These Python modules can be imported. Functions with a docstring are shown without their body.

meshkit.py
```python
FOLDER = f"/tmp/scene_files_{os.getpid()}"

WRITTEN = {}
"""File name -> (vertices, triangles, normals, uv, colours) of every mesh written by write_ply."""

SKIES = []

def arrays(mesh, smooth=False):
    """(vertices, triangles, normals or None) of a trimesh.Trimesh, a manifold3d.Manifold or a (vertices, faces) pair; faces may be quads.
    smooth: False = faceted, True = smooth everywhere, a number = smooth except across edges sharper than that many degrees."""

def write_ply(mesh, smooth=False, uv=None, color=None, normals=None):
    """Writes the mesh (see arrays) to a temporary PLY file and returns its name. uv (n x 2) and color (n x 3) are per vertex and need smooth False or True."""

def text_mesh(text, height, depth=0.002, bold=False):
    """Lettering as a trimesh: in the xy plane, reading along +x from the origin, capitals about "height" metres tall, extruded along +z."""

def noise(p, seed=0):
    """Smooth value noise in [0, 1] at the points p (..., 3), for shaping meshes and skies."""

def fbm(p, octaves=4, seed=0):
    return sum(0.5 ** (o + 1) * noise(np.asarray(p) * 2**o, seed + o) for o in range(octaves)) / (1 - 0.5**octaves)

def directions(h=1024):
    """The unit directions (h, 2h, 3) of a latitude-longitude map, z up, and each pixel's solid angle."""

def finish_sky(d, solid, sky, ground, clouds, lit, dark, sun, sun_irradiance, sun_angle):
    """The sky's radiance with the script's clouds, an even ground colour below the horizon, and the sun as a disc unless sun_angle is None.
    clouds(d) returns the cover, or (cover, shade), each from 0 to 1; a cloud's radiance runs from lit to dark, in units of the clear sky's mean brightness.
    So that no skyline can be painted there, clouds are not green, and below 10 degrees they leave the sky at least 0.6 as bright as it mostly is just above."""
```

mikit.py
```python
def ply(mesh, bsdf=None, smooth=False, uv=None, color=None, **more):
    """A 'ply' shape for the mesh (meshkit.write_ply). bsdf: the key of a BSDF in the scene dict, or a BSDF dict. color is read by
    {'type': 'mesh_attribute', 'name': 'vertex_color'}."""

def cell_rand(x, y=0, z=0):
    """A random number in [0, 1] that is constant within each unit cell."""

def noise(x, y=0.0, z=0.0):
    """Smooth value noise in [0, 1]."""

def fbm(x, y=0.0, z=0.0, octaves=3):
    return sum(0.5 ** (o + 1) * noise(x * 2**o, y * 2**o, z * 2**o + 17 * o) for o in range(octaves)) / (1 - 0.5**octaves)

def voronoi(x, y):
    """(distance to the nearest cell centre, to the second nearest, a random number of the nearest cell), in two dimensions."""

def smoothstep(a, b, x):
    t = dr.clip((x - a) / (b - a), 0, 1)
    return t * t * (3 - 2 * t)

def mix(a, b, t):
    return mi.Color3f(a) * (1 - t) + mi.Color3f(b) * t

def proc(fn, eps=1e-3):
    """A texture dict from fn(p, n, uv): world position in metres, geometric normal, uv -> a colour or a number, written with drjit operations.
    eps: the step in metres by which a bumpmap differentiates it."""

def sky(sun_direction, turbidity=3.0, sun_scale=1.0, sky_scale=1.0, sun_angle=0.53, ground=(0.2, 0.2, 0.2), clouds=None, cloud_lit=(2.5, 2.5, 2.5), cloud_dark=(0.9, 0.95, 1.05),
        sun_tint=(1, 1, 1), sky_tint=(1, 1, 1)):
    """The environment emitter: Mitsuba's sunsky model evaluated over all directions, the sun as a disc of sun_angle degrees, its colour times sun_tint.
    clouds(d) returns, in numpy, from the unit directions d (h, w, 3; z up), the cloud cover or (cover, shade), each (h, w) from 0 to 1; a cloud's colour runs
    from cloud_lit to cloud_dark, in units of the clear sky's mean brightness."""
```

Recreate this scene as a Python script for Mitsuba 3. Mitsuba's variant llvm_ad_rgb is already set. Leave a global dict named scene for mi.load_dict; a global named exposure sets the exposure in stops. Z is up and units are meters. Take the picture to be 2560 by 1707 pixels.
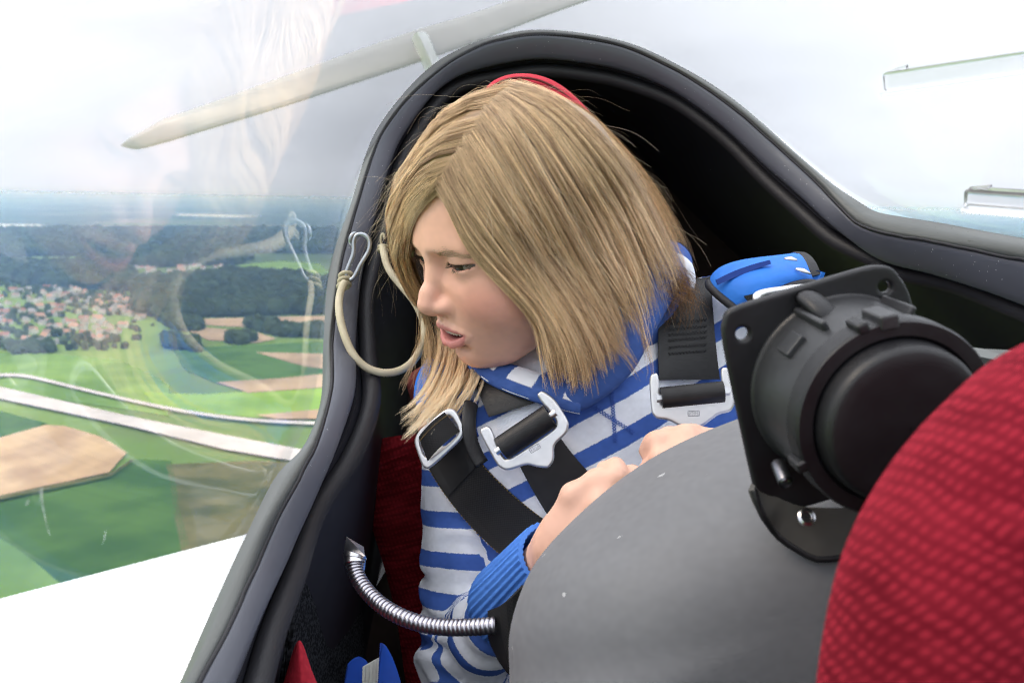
import math, numpy as np, trimesh, manifold3d, mitsuba as mi, drjit as dr, mikit, meshkit
from shapely.geometry import Polygon, Point
from scipy.interpolate import CubicSpline, PchipInterpolator
from scipy.spatial import cKDTree
from mikit import proc, noise, fbm, mix, smoothstep

# ------------------------------------------------------------------ camera, sky, exposure
scene, labels = {}, {}
exposure = 1.62
FPX = 2300.0                        # focal length in pixels of the 2560 px photograph
PITCH, ROLL = math.radians(-8.75), math.radians(1.1)
_r0, _f = np.array([1.0, 0, 0]), np.array([0, math.cos(PITCH), math.sin(PITCH)])
_u0 = np.cross(_r0, _f)
_r = math.cos(ROLL) * _r0 + math.sin(ROLL) * _u0
_u = -math.sin(ROLL) * _r0 + math.cos(ROLL) * _u0
CW = np.stack([_r, _u, -_f], 1)     # cabin axes (x right, y up, z towards the front pilot) -> world
H = 220.0                           # height above the ground
T = mi.ScalarTransform4f
scene['camera'] = {'type': 'thinlens', 'fov': math.degrees(2 * math.atan(1280 / FPX)), 'fov_axis': 'x', 'near_clip': 0.02, 'far_clip': 4e5,
                   'aperture_radius': 0.0012, 'focus_distance': 0.74,
                   'to_world': T().look_at(origin=[0, 0, 0], target=list(map(float, _f)), up=list(map(float, _u))),
                   'medium': {'type': 'ref', 'id': 'haze_air'}}


def clouds(d):
    """an even overcast, over twice as bright overhead as at the skyline, with soft grey banks"""
    s = d * np.array([1, 1, 4.0])
    n = meshkit.fbm(s * 4.2 + 3, 5, 4)
    m = meshkit.fbm(s * 11.0 + 9, 4, 11)
    bank = np.clip((n - 0.40) * 2.6, 0, 1) * 0.65 + np.clip((m - 0.42) * 1.6, 0, 1) * 0.35
    el = np.clip(d[..., 2], 0, 1)
    lum = (0.90 + 1.1 * el) / 2 * (1 - 0.20 * bank)
    return np.ones(d.shape[:2]), np.clip((1 - lum) / 0.73, 0, 1)


SUN = CW @ np.array([-0.62, 0.74, 0.25])
scene['sky'] = mikit.sky(SUN / np.linalg.norm(SUN), turbidity=4, sun_scale=0.35, sun_angle=24, clouds=clouds, cloud_lit=(6.9, 7.1, 7.45), cloud_dark=(1.92, 2.12, 2.46))
scene['haze_air'] = {'type': 'homogeneous', 'albedo': {'type': 'rgb', 'value': [0.83, 0.91, 0.985]},
                     'sigma_t': {'type': 'rgb', 'value': [0.55e-4, 0.85e-4, 1.45e-4]}}
scene['haze'] = {'type': 'cube', 'to_world': T().translate([0, 0, (-H - 3 + 8) / 2]).scale([150000, 150000, (H + 3 + 8) / 2]),
                 'bsdf': {'type': 'null'}, 'interior': {'type': 'ref', 'id': 'haze_air'}}
labels['haze'] = {'kind': 'stuff', 'label': 'pale summer haze over the countryside', 'category': 'haze'}
RNG = np.random.default_rng(7)


# ------------------------------------------------------------------ helpers
def rgb(*c):
    return {'type': 'rgb', 'value': list(map(float, c))}


def mat(name, color, rough=0.5, spec=0.5, bump=None, bscale=1.0, **kw):
    """a two-sided principled material; color is a tuple, a texture dict or a function(p, n, uv); bump a function giving metres"""
    c = color if isinstance(color, dict) else proc(color) if callable(color) else rgb(*color)
    r = proc(rough) if callable(rough) else rough
    b = {'type': 'principled', 'base_color': c, 'roughness': r, 'specular': spec, **kw}
    if bump is not None:
        b = {'type': 'bumpmap', 'arbitrary': proc(bump, eps=kw.pop('eps', 3e-4)), 'scale': bscale, 'bsdf': b}
    scene[name] = {'type': 'twosided', 'bsdf': b}
    return name


def P(u, v, d):
    """a point of the cabin from where it is seen in the photograph and how far away it is along the view axis"""
    return np.array([(u - 1280) / FPX * d, (853.5 - v) / FPX * d, -d], float)


def PX(c):
    c = np.atleast_2d(c)
    return np.stack([1280 - FPX * c[:, 0] / c[:, 2], 853.5 + FPX * c[:, 1] / c[:, 2]], 1)


def PP(rows):
    return np.array([P(*r) for r in rows])


def unit(a):
    a = np.asarray(a, float)
    return a / (np.linalg.norm(a, axis=-1, keepdims=True) + 1e-12)


def spl(pts, n, pchip=False):
    pts = np.asarray(pts, float)
    t = np.r_[0, np.cumsum(np.linalg.norm(np.diff(pts[:, :3], axis=0), axis=1) ** (0.5 if not pchip else 1.0))]
    f = (PchipInterpolator if pchip else CubicSpline)(t / t[-1], pts)
    return f(np.linspace(0, 1, n))


def lin(pts, n):
    pts = np.asarray(pts, float)
    t = np.r_[0, np.cumsum(np.linalg.norm(np.diff(pts, axis=0), axis=1))]
    s = np.linspace(0, t[-1], n)
    return np.stack([np.interp(s, t, pts[:, k]) for k in range(pts.shape[1])], 1)


def grid_faces(n, m, closed=False):
    i, j = np.meshgrid(np.arange(n - 1), np.arange(m if closed else m - 1), indexing='ij')
    a, b, c, d = i * m + j, i * m + (j + 1) % m, (i + 1) * m + (j + 1) % m, (i + 1) * m + j
    return np.vstack([np.stack([a, b, c], -1).reshape(-1, 3), np.stack([a, c, d], -1).reshape(-1, 3)])


def tm(v, f):
    return trimesh.Trimesh(np.asarray(v, float).reshape(-1, 3), f, process=False)


def grid(g, closed=False):
    g = np.asarray(g, float)
    return tm(g.reshape(-1, 3), grid_faces(g.shape[0], g.shape[1], closed))


def grid_uv(g):
    a = np.r_[0, np.cumsum(np.linalg.norm(np.diff(g, axis=0), axis=2).mean(1))]
    b = np.r_[0, np.cumsum(np.linalg.norm(np.diff(g, axis=1), axis=2).mean(0))]
    return np.stack(np.meshgrid(a, b, indexing='ij'), -1).reshape(-1, 2)


def shell(g, t):
    """a grid surface thickened by t along its normals, closed round the rim"""
    g = np.asarray(g, float)
    n, m = g.shape[:2]
    nr = unit(np.cross(np.gradient(g, axis=0), np.gradient(g, axis=1)))
    a, b = g.reshape(-1, 3), (g + nr * t).reshape(-1, 3)
    f = grid_faces(n, m)
    rim = np.r_[np.arange(m), np.arange(1, n) * m + m - 1, (n - 1) * m + np.arange(m - 2, -1, -1), np.arange(n - 2, 0, -1) * m]
    r2 = np.roll(rim, -1)
    k = n * m
    side = np.vstack([np.stack([rim, rim + k, r2 + k], 1), np.stack([rim, r2 + k, r2], 1)])
    mesh = tm(np.vstack([a, b]), np.vstack([f, f[:, ::-1] + k, side]))
    mesh.fix_normals()
    return mesh


def frames(path, ref=None):
    path = np.asarray(path, float)
    t = unit(np.gradient(path, axis=0))
    if ref is not None:
        a = unit(np.cross(t, np.broadcast_to(ref, t.shape)))
    else:
        a = np.zeros_like(t)
        x = unit(np.cross(t[0], [0.3, 0.2, 0.9]))
        for i in range(len(t)):
            x = unit(x - t[i] * (x @ t[i]))
            a[i] = x
    return t, a, np.cross(t, a)


def tube(path, r, sides=12, caps=True, squash=1.0, ref=None):
    path = np.asarray(path, float)
    r = np.broadcast_to(r, (len(path),))
    t, a, b = frames(path, ref)
    ang = np.arange(sides) * 2 * np.pi / sides
    g = path[:, None] + r[:, None, None] * (np.cos(ang)[None, :, None] * a[:, None] + squash * np.sin(ang)[None, :, None] * b[:, None])
    m = grid(g, True)
    if caps:
        n = len(path) * sides
        v = np.vstack([m.vertices, path[0], path[-1]])
        j = np.arange(sides)
        e = (len(path) - 1) * sides
        f = np.vstack([m.faces, np.stack([j, np.full(sides, n), (j + 1) % sides], 1), np.stack([e + j, e + (j + 1) % sides, np.full(sides, n + 1)], 1)])
        m = tm(v, f)
    m.fix_normals()
    return m


def rbox(size, r, seg=4):
    """a box with rounded edges, centred"""
    s = np.asarray(size, float) / 2 - r
    b = manifold3d.Manifold.sphere(r, seg * 4)
    return manifold3d.Manifold.batch_hull([b.translate([sx * s[0], sy * s[1], sz * s[2]]) for sx in (-1, 1) for sy in (-1, 1) for sz in (-1, 1)])


def man(m):
    mm = m.to_mesh()
    return tm(np.array(mm.vert_properties[:, :3]), np.array(mm.tri_verts))


def frame_of(origin, x, y):
    """4x4 from an origin and two directions (x kept, y made square to it)"""
    x = unit(x)
    z = unit(np.cross(x, y))
    m = np.eye(4)
    m[:3, 0], m[:3, 1], m[:3, 2], m[:3, 3] = x, np.cross(z, x), z, origin
    return m


def moved(mesh, m):
    mesh = mesh.copy()
    mesh.apply_transform(m)
    return mesh


def cat(*ms):
    return trimesh.util.concatenate([m for m in ms])


def key_of(name):
    if name not in scene:
        return name
    k = 1
    while f'{name}_{k:03d}' in scene:
        k += 1
    return f'{name}_{k:03d}'


def add(name, mesh, bsdf, smooth=40, label=None, category=None, group=None, kind=None, uv=None, color=None, world=False):
    """one entry of the scene; the mesh is in cabin axes unless world=True"""
    key = key_of(name)
    m = trimesh.Trimesh(mesh.vertices, mesh.faces, process=False) if not world else mesh
    if not world:
        m = tm(np.asarray(mesh.vertices) @ CW.T, mesh.faces)
    scene[key] = mikit.ply(m, bsdf, smooth=smooth, uv=uv, color=color)
    tag(key, label, category, group, kind)
    return key


def tag(key, label=None, category=None, group=None, kind=None):
    d = {k: v for k, v in dict(label=label, category=category, group=group, kind=kind).items() if v}
    if d:
        labels[key] = {**labels.get(key, {}), **d}


AFT = unit(np.array([-0.05, 0.20, -0.98]))           # fuselage axes in cabin (camera) axes
PORT = unit(np.array([0.94, 0.33, 0.02]) - AFT * (AFT @ np.array([0.94, 0.33, 0.02])))
UP = np.cross(AFT, PORT) * (1 if np.cross(AFT, PORT)[1] > 0 else -1)
# ------------------------------------------------------------------ the countryside far below
def G(u, v, z=-H):
    """the point of the ground (world) seen at this pixel"""
    w = CW @ P(u, v, 1.0)
    return w * (z / w[2])


def lcol(*stops):
    return stops


def ground_color(p, n, uv):
    x, y = p.x, p.y
    a = fbm(x / 260, y / 700, 1.0, octaves=4)
    b = fbm(x / 60, y / 120, 2.0, octaves=3)
    far = smoothstep(1500, 4200, y)
    grass = mix((0.11, 0.19, 0.04), (0.18, 0.26, 0.065), smoothstep(0.3, 0.7, a))
    grass = mix(grass, (0.11, 0.15, 0.05), smoothstep(0.45, 0.75, b) * 0.6)
    wood = mix((0.022, 0.040, 0.022), (0.05, 0.075, 0.035), b)
    c1 = fbm(x / 900, y / 1500, 5.0, octaves=4)
    open_ = mix((0.07, 0.11, 0.04), (0.13, 0.125, 0.075), smoothstep(0.45, 0.6, fbm(x / 400, y / 500, 8.0)))
    mixd = mix(wood, open_, smoothstep(0.56, 0.61, c1) * (1 - 0.7 * smoothstep(6000, 9000, y)))
    return mix(grass, mixd, far)


def field(lo, hi, sx=40.0, sy=40.0, row=None, ang=0.0):
    ca, sa = math.cos(ang), math.sin(ang)

    def fn(p, n, uv):
        a = fbm(p.x / sx, p.y / sy, 3.0, octaves=4)
        c = mix(lo, hi, smoothstep(0.25, 0.75, a))
        if row:
            s = (p.x * ca + p.y * sa) / row
            c = c * (0.9 + 0.2 * noise(s, 0.5, 0.5))
        return c
    return fn


mat('mat_ground', ground_color, 0.9, 0.1)
mat('mat_green', field((0.10, 0.185, 0.035), (0.165, 0.27, 0.055), 60, 60, 6, 0.4), 0.9, 0.1)
mat('mat_bright', field((0.14, 0.255, 0.03), (0.215, 0.335, 0.05), 80, 60, 7, 0.2), 0.9, 0.1)
mat('mat_dark_green', field((0.030, 0.085, 0.018), (0.06, 0.13, 0.025), 50, 50, 5, 1.1), 0.9, 0.1)
mat('mat_tan', field((0.33, 0.22, 0.13), (0.50, 0.36, 0.21), 45, 70, 4, 0.9), 0.9, 0.1)
mat('mat_brown', field((0.25, 0.18, 0.12), (0.38, 0.28, 0.18), 60, 60, 8, 0.1), 0.9, 0.1)
mat('mat_olive', field((0.060, 0.070, 0.022), (0.125, 0.115, 0.045), 30, 22, 5, 0.7), 0.9, 0.1)
mat('mat_track', field((0.42, 0.39, 0.37), (0.52, 0.48, 0.46), 30, 30), 0.85, 0.2)
mat('mat_lake', (0.50, 0.56, 0.60), 0.15, 0.6)
mat('mat_wood', {'type': 'mesh_attribute', 'name': 'vertex_color'}, 0.9, 0.05)
mat('mat_house', {'type': 'mesh_attribute', 'name': 'vertex_color'}, 0.8, 0.2)

R_G = 149000.0
gx = np.r_[-R_G, -20000, np.linspace(-6000, 6000, 25), 20000, R_G]
gy = np.r_[-3000, np.linspace(0, 9000, 37), 20000, 60000, R_G]
gg = np.stack(np.meshgrid(gx, gy, indexing='ij'), -1)
gz = np.concatenate([gg, np.full(gg.shape[:2] + (1,), -H)], -1)
add('ground', grid(gz), 'mat_ground', True, world=True, kind='structure', label='open countryside far below the aircraft')


def patch(name, px, m, layer, label=None, n=6, kind='structure', wob=0.012):
    """a field or water sheet on the ground: its outline as seen, laid on the ground plane and turned into triangles"""
    z = -H + 0.35 * layer
    w = np.array([G(u, v, z)[:2] for u, v in px])
    w = np.vstack([lin(np.vstack([w[i], w[(i + 1) % len(w)]]), n)[:-1] for i in range(len(w))])
    c = w.mean(0)
    size = np.linalg.norm(w - c, axis=1).mean()
    j = meshkit.noise(np.c_[w / size * 3.1, np.full(len(w), layer)], 3)[:, None] - 0.5
    w = w + (w - c) * j * wob * 4
    pol = Polygon(w).buffer(0)
    if pol.geom_type != 'Polygon':
        pol = max(pol.geoms, key=lambda q: q.area)
    v2, f = trimesh.creation.triangulate_polygon(pol, engine='earcut')
    mesh = tm(np.c_[v2, np.full(len(v2), z)], f)
    if mesh.face_normals[0, 2] < 0:
        mesh.invert()
    return add(name, mesh, m, False, world=True, kind=kind, label=label)


patch('lake', [(-200, 560), (0, 560), (95, 561), (186, 574), (150, 583), (40, 582), (-200, 580)], 'mat_lake', 3, 'pale lake at the left edge of the haze')
patch('lake', [(252, 567), (330, 568), (448, 577), (436, 584), (330, 580), (262, 573)], 'mat_lake', 3, 'narrow pale lake right of the larger one')
patch('lake', [(430, 534), (560, 537), (655, 540), (600, 543), (450, 539)], 'mat_lake', 3, 'most distant thin streak of water under the horizon')
patch('field', [(195, 641), (300, 636), (490, 634), (480, 646), (300, 650), (215, 664), (0, 668), (-100, 668), (-100, 656), (100, 653)], 'mat_green', 2, 'pale strip field beyond the village')
patch('field', [(590, 663), (700, 652), (800, 660), (830, 690), (740, 694), (640, 676)], 'mat_green', 2, 'green clearing between the woods')
patch('field', [(640, 700), (800, 694), (830, 712), (760, 716), (660, 708)], 'mat_brown', 3, 'small brown field by the clearing')
patch('field', [(430, 800), (560, 795), (840, 788), (840, 808), (640, 818), (500, 812)], 'mat_brown', 3, 'long brown field below the right village')
patch('field', [(440, 812), (560, 822), (640, 830), (690, 846), (640, 856), (520, 850)], 'mat_brown', 4, 'brown field with a dark copse beside it')
patch('field', [(640, 880), (820, 884), (840, 925), (760, 915), (690, 895)], 'mat_brown', 4, 'tan field touching the canopy frame')
patch('field', [(430, 870), (840, 852), (850, 950), (540, 957), (470, 930)], 'mat_dark_green', 2, 'dark green pasture left of the cord')
patch('field', [(540, 955), (700, 945), (850, 930), (850, 965), (620, 981)], 'mat_brown', 5, 'flat reddish brown field')
patch('field', [(-200, 885), (60, 880), (300, 900), (420, 960), (420, 1040), (150, 1000), (0, 985), (-200, 980)], 'mat_green', 2, 'wide mown meadow before the village')
patch('field', [(360, 980), (520, 985), (850, 965), (850, 1040), (640, 1045), (480, 1030), (380, 1010)], 'mat_bright', 3, 'bright green meadow above the track')
patch('field', [(640, 1037), (850, 1018), (850, 1045), (690, 1047)], 'mat_tan', 6, 'light tan wedge of field')
patch('field', [(-300, 1075), (-100, 1010), (0, 1026), (118, 1058), (0, 1092), (-200, 1130)], 'mat_dark_green', 4, 'dark green field at the left edge')
patch('field', [(-300, 1160), (0, 1093), (113, 1062), (160, 1064), (255, 1090), (318, 1131), (272, 1180), (0, 1236), (-300, 1290)], 'mat_tan', 5, 'large sandy stubble field')
patch('field', [(-300, 1300), (0, 1240), (275, 1186), (330, 1150), (430, 1150), (470, 1360), (300, 1460), (-300, 1700)], 'mat_dark_green', 3, 'dark green crop field under the stubble')
patch('field', [(-300, 1400), (0, 1345), (60, 1380), (200, 1500), (-300, 1800)], 'mat_green', 4, 'green field above the wing')
patch('field', [(415, 1160), (640, 1150), (900, 1165), (900, 1400), (455, 1420)], 'mat_olive', 3, 'olive brown scrub field by the wing')
patch('runway', [(-200, 935), (0, 966), (325, 1040), (560, 1086), (900, 1150), (900, 1172), (700, 1146), (560, 1122), (321, 1064), (0, 996), (-200, 962)], 'mat_track', 8, 'broad pale airstrip crossing the meadows', wob=0)
tr = np.array([(-150, 939), (0, 937), (55, 938), (140, 956), (300, 994), (450, 1025), (600, 1046), (760, 1056), (900, 1060)], float)
trs = spl(tr, 60)
patch('track', [tuple(q) for q in np.vstack([trs + [0, -3.5], trs[::-1] + [0, 3.5]])], 'mat_track', 9, 'narrow pale track curving above the airstrip', n=2, wob=0)
patch('path', [(-100, 1243), (0, 1239), (272, 1184), (330, 1146), (334, 1150), (276, 1189), (0, 1247), (-100, 1252)], 'mat_olive', 10, 'grassy strip along the stubble field', wob=0)

ico = trimesh.creation.icosphere(subdivisions=1)
ico0 = trimesh.creation.icosphere(subdivisions=0)


def woods(name, polys, count, size, label, base=ico0, seed=1):
    """many small tree crowns standing on the ground inside the outlines"""
    rng = np.random.default_rng(seed)
    vs, fs, cs, at = [], [], [], 0
    W = [Polygon([G(u, v)[:2] for u, v in q]).buffer(0) for q in polys]
    area = np.array([w.area for w in W])
    for w, k in zip(W, np.maximum(1, (count * area / area.sum()).astype(int))):
        x0, y0, x1, y1 = w.bounds
        pts = np.c_[rng.uniform(x0, x1, k * 4), rng.uniform(y0, y1, k * 4)]
        pts = pts[[w.contains(Point(q)) for q in pts]][:k]
        keep = meshkit.fbm(np.c_[pts / 160, np.zeros(len(pts))], 3, seed) + rng.uniform(-.1, .1, len(pts)) > 0.36
        for q in pts[keep]:
            s = size * rng.uniform(0.6, 1.35)
            v = base.vertices * np.array([s, s, s * rng.uniform(0.7, 1.15)]) * rng.uniform(0.75, 1.2, (len(base.vertices), 1)) + [q[0], q[1], -H + s * 0.7]
            vs.append(v)
            fs.append(base.faces + at)
            at += len(v)
            c = np.array([0.030, 0.048, 0.022]) * rng.uniform(0.7, 1.5) + np.array([0.012, 0.012, 0]) * rng.random()
            cs.append(np.broadcast_to(c, v.shape))
    add(name, tm(np.vstack(vs), np.vstack(fs)), 'mat_wood', True, world=True, kind='stuff', label=label, category='wood', color=np.vstack(cs))


woods('far_wood', [[(-200, 588), (300, 586), (840, 585), (840, 634), (480, 632), (190, 640), (-200, 650)], [(480, 636), (640, 646), (590, 662), (330, 672), (210, 668)]], 9000, 24, 'blue grey forest belt stretching under the lakes', seed=2)
woods('near_wood', [[(340, 716), (520, 704), (600, 690), (840, 716), (840, 752), (640, 750), (560, 745), (350, 752)], [(-100, 668), (200, 672), (330, 690), (340, 730), (150, 720), (-100, 700)], [(340, 756), (560, 752), (840, 756), (840, 785), (560, 793), (420, 797), (350, 790)]], 4500, 17, 'dark broken woods around the villages', seed=3)
woods('copse', [[(395, 800), (430, 795), (500, 812), (500, 830), (440, 828)], [(410, 845), (490, 860), (495, 880), (420, 872)], [(575, 845), (610, 843), (640, 852), (600, 862), (570, 858)], [(610, 812), (640, 806), (740, 826), (800, 822), (820, 846), (700, 842), (640, 828)], [(20, 872), (120, 868), (130, 882), (40, 886)]], 1100, 7.5, 'dark green copses among the fields', base=ico, seed=4)
woods('village_trees', [[(-100, 700), (380, 735), (420, 800), (300, 880), (-100, 870)]], 800, 5.0, 'garden trees scattered through the left village', base=ico, seed=6)


def house_mesh(rng, tone):
    w, l, h, g = rng.uniform(8, 11), rng.uniform(10, 17), rng.uniform(4.5, 6.5), rng.uniform(3, 4.5)
    x, y, e = w / 2, l / 2, 0.6
    v = np.array([(-x, -y, 0), (x, -y, 0), (x, y, 0), (-x, y, 0), (-x, -y, h), (x, -y, h), (x, y, h), (-x, y, h), (0, -y, h + g), (0, y, h + g),
                  (-x - e, -y - e, h - .4), (x + e, -y - e, h - .4), (x + e, y + e, h - .4), (-x - e, y + e, h - .4), (0, -y - e, h + g + .3), (0, y + e, h + g + .3)], float)
    f = [(0, 1, 5), (0, 5, 4), (1, 2, 6), (1, 6, 5), (2, 3, 7), (2, 7, 6), (3, 0, 4), (3, 4, 7), (4, 5, 8), (6, 7, 9),
         (11, 12, 15), (11, 15, 14), (13, 10, 14), (13, 14, 15)]
    wall = np.array([0.72, 0.69, 0.64]) * rng.uniform(0.8, 1.05)
    roof = np.array([[0.40, 0.19, 0.14], [0.29, 0.21, 0.17], [0.30, 0.29, 0.30], [0.46, 0.27, 0.19]][tone]) * rng.uniform(0.8, 1.2)
    c = np.vstack([np.tile(wall, (10, 1)), np.tile(roof, (6, 1))])
    return tm(v, np.array(f)), c


hrng = np.random.default_rng(12)
kinds, roofs = [], ['brick red', 'brown', 'grey', 'orange red']
for k in range(8):
    hm, hc = house_mesh(hrng, k % 4)
    kinds.append(mikit.ply(hm, 'mat_house', smooth=False, color=hc))
n_house = 0
for q, k, glabel, grp in (
        ([(330, 668), (440, 662), (560, 668), (560, 690), (480, 700), (350, 690)], 62, 'house in the distant village between forest belts', 'houses of the distant village'),
        ([(560, 740), (640, 738), (840, 752), (840, 792), (640, 780), (570, 765)], 42, 'house in the village behind the reflected cord', 'houses of the village on the right'),
        ([(-20, 730), (160, 716), (300, 740), (380, 790), (280, 856), (120, 876), (-20, 870)], 158, 'house in the large village on the far left', 'houses of the village on the left'),
        ([(60, 676), (280, 684), (300, 704), (40, 700)], 26, 'house in the hamlet behind the left village', 'houses of the far hamlet'),
        ([(350, 735), (380, 730), (376, 748), (352, 750)], 3, 'white building standing alone at the wood edge', 'white buildings at the wood edge'),
        ([(650, 815), (690, 825), (740, 840), (690, 842)], 7, 'house in the copse among brown fields', 'houses in the copse')):
    W = Polygon([G(u, v)[:2] for u, v in q]).buffer(0)
    x0, y0, x1, y1 = W.bounds
    done = 0
    while done < k:
        c = np.array([hrng.uniform(x0, x1), hrng.uniform(y0, y1)])
        if not W.contains(Point(c)):
            continue
        name = key_of('house')
        a = hrng.choice([0.2, 1.75, 0.9]) + hrng.normal(0, 0.15)
        s = 0.95 if 'white' not in glabel else 2.2
        kk = int(hrng.integers(8))
        scene[name] = {**kinds[kk], 'to_world': T().translate([float(c[0]), float(c[1]), -H]).rotate([0, 0, 1], math.degrees(a)).scale(s)}
        tag(name, glabel if 'white' in glabel else f'{roofs[kk % 4]} roofed ' + glabel, 'house', grp if 'white' in glabel else f'{roofs[kk % 4]} roofed ' + grp)
        done += 1
# ------------------------------------------------------------------ the glider round the cabin
def frame_rough(p, n, uv):
    return 0.36 + 0.22 * fbm(p.x * 60, p.y * 60, p.z * 60)


def worn(base, chip=(0.30, 0.31, 0.33), amt=0.80):
    def fn(p, n, uv):
        a = fbm(p.x * 14, p.y * 14, p.z * 14, octaves=3)
        s = noise(p.x * 420, p.y * 420, p.z * 420)
        c = mi.Color3f(base) * (0.85 + 0.3 * a)
        return mix(c, chip, smoothstep(amt + 0.13, amt + 0.16, s * 0.85 + 0.25 * a))
    return fn


mat('mat_frame', worn((0.070, 0.076, 0.098)), frame_rough, 0.55)
mat('mat_lip', worn((0.085, 0.092, 0.090), (0.06, 0.07, 0.06), 0.78), 0.45, 0.5)
mat('mat_rubber', (0.018, 0.018, 0.022), 0.55, 0.4, bump=lambda p, n, uv: 0.0002 * noise(p.x * 900, p.y * 900, p.z * 900))
mat('mat_wall', worn((0.017, 0.018, 0.026), (0.07, 0.07, 0.08), 0.82), 0.55, 0.4)
mat('mat_cave', lambda p, n, uv: mix((0.016, 0.012, 0.011), (0.038, 0.024, 0.019), fbm(p.x * 9, p.y * 9, p.z * 9)), 0.8, 0.2)
mat('mat_gel', (0.80, 0.81, 0.82), 0.18, 0.5)
mat('mat_tail', lambda p, n, uv: mix((0.40, 0.41, 0.41), (0.50, 0.51, 0.50), fbm(p.x * 3, p.y * 3, p.z * 3)), 0.35, 0.5)
mat('mat_carpet', lambda p, n, uv: mix((0.008, 0.009, 0.011), (0.035, 0.038, 0.045), smoothstep(0.35, 0.75, noise(p.x * 500, p.y * 500, p.z * 500))), 0.95, 0.1,
    bump=lambda p, n, uv: 0.0012 * noise(p.x * 600, p.y * 600, p.z * 600))
scene['mat_glass'] = {'type': 'thindielectric', 'int_ior': 1.28}
scene['mat_acrylic'] = {'type': 'principled', 'base_color': rgb(.97, .97, .98), 'roughness': .08, 'spec_trans': .90, 'eta': 1.22}
tag('glider', 'white two seat glider cockpit with black canopy frame, seen from its front seat', 'glider')

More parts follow.
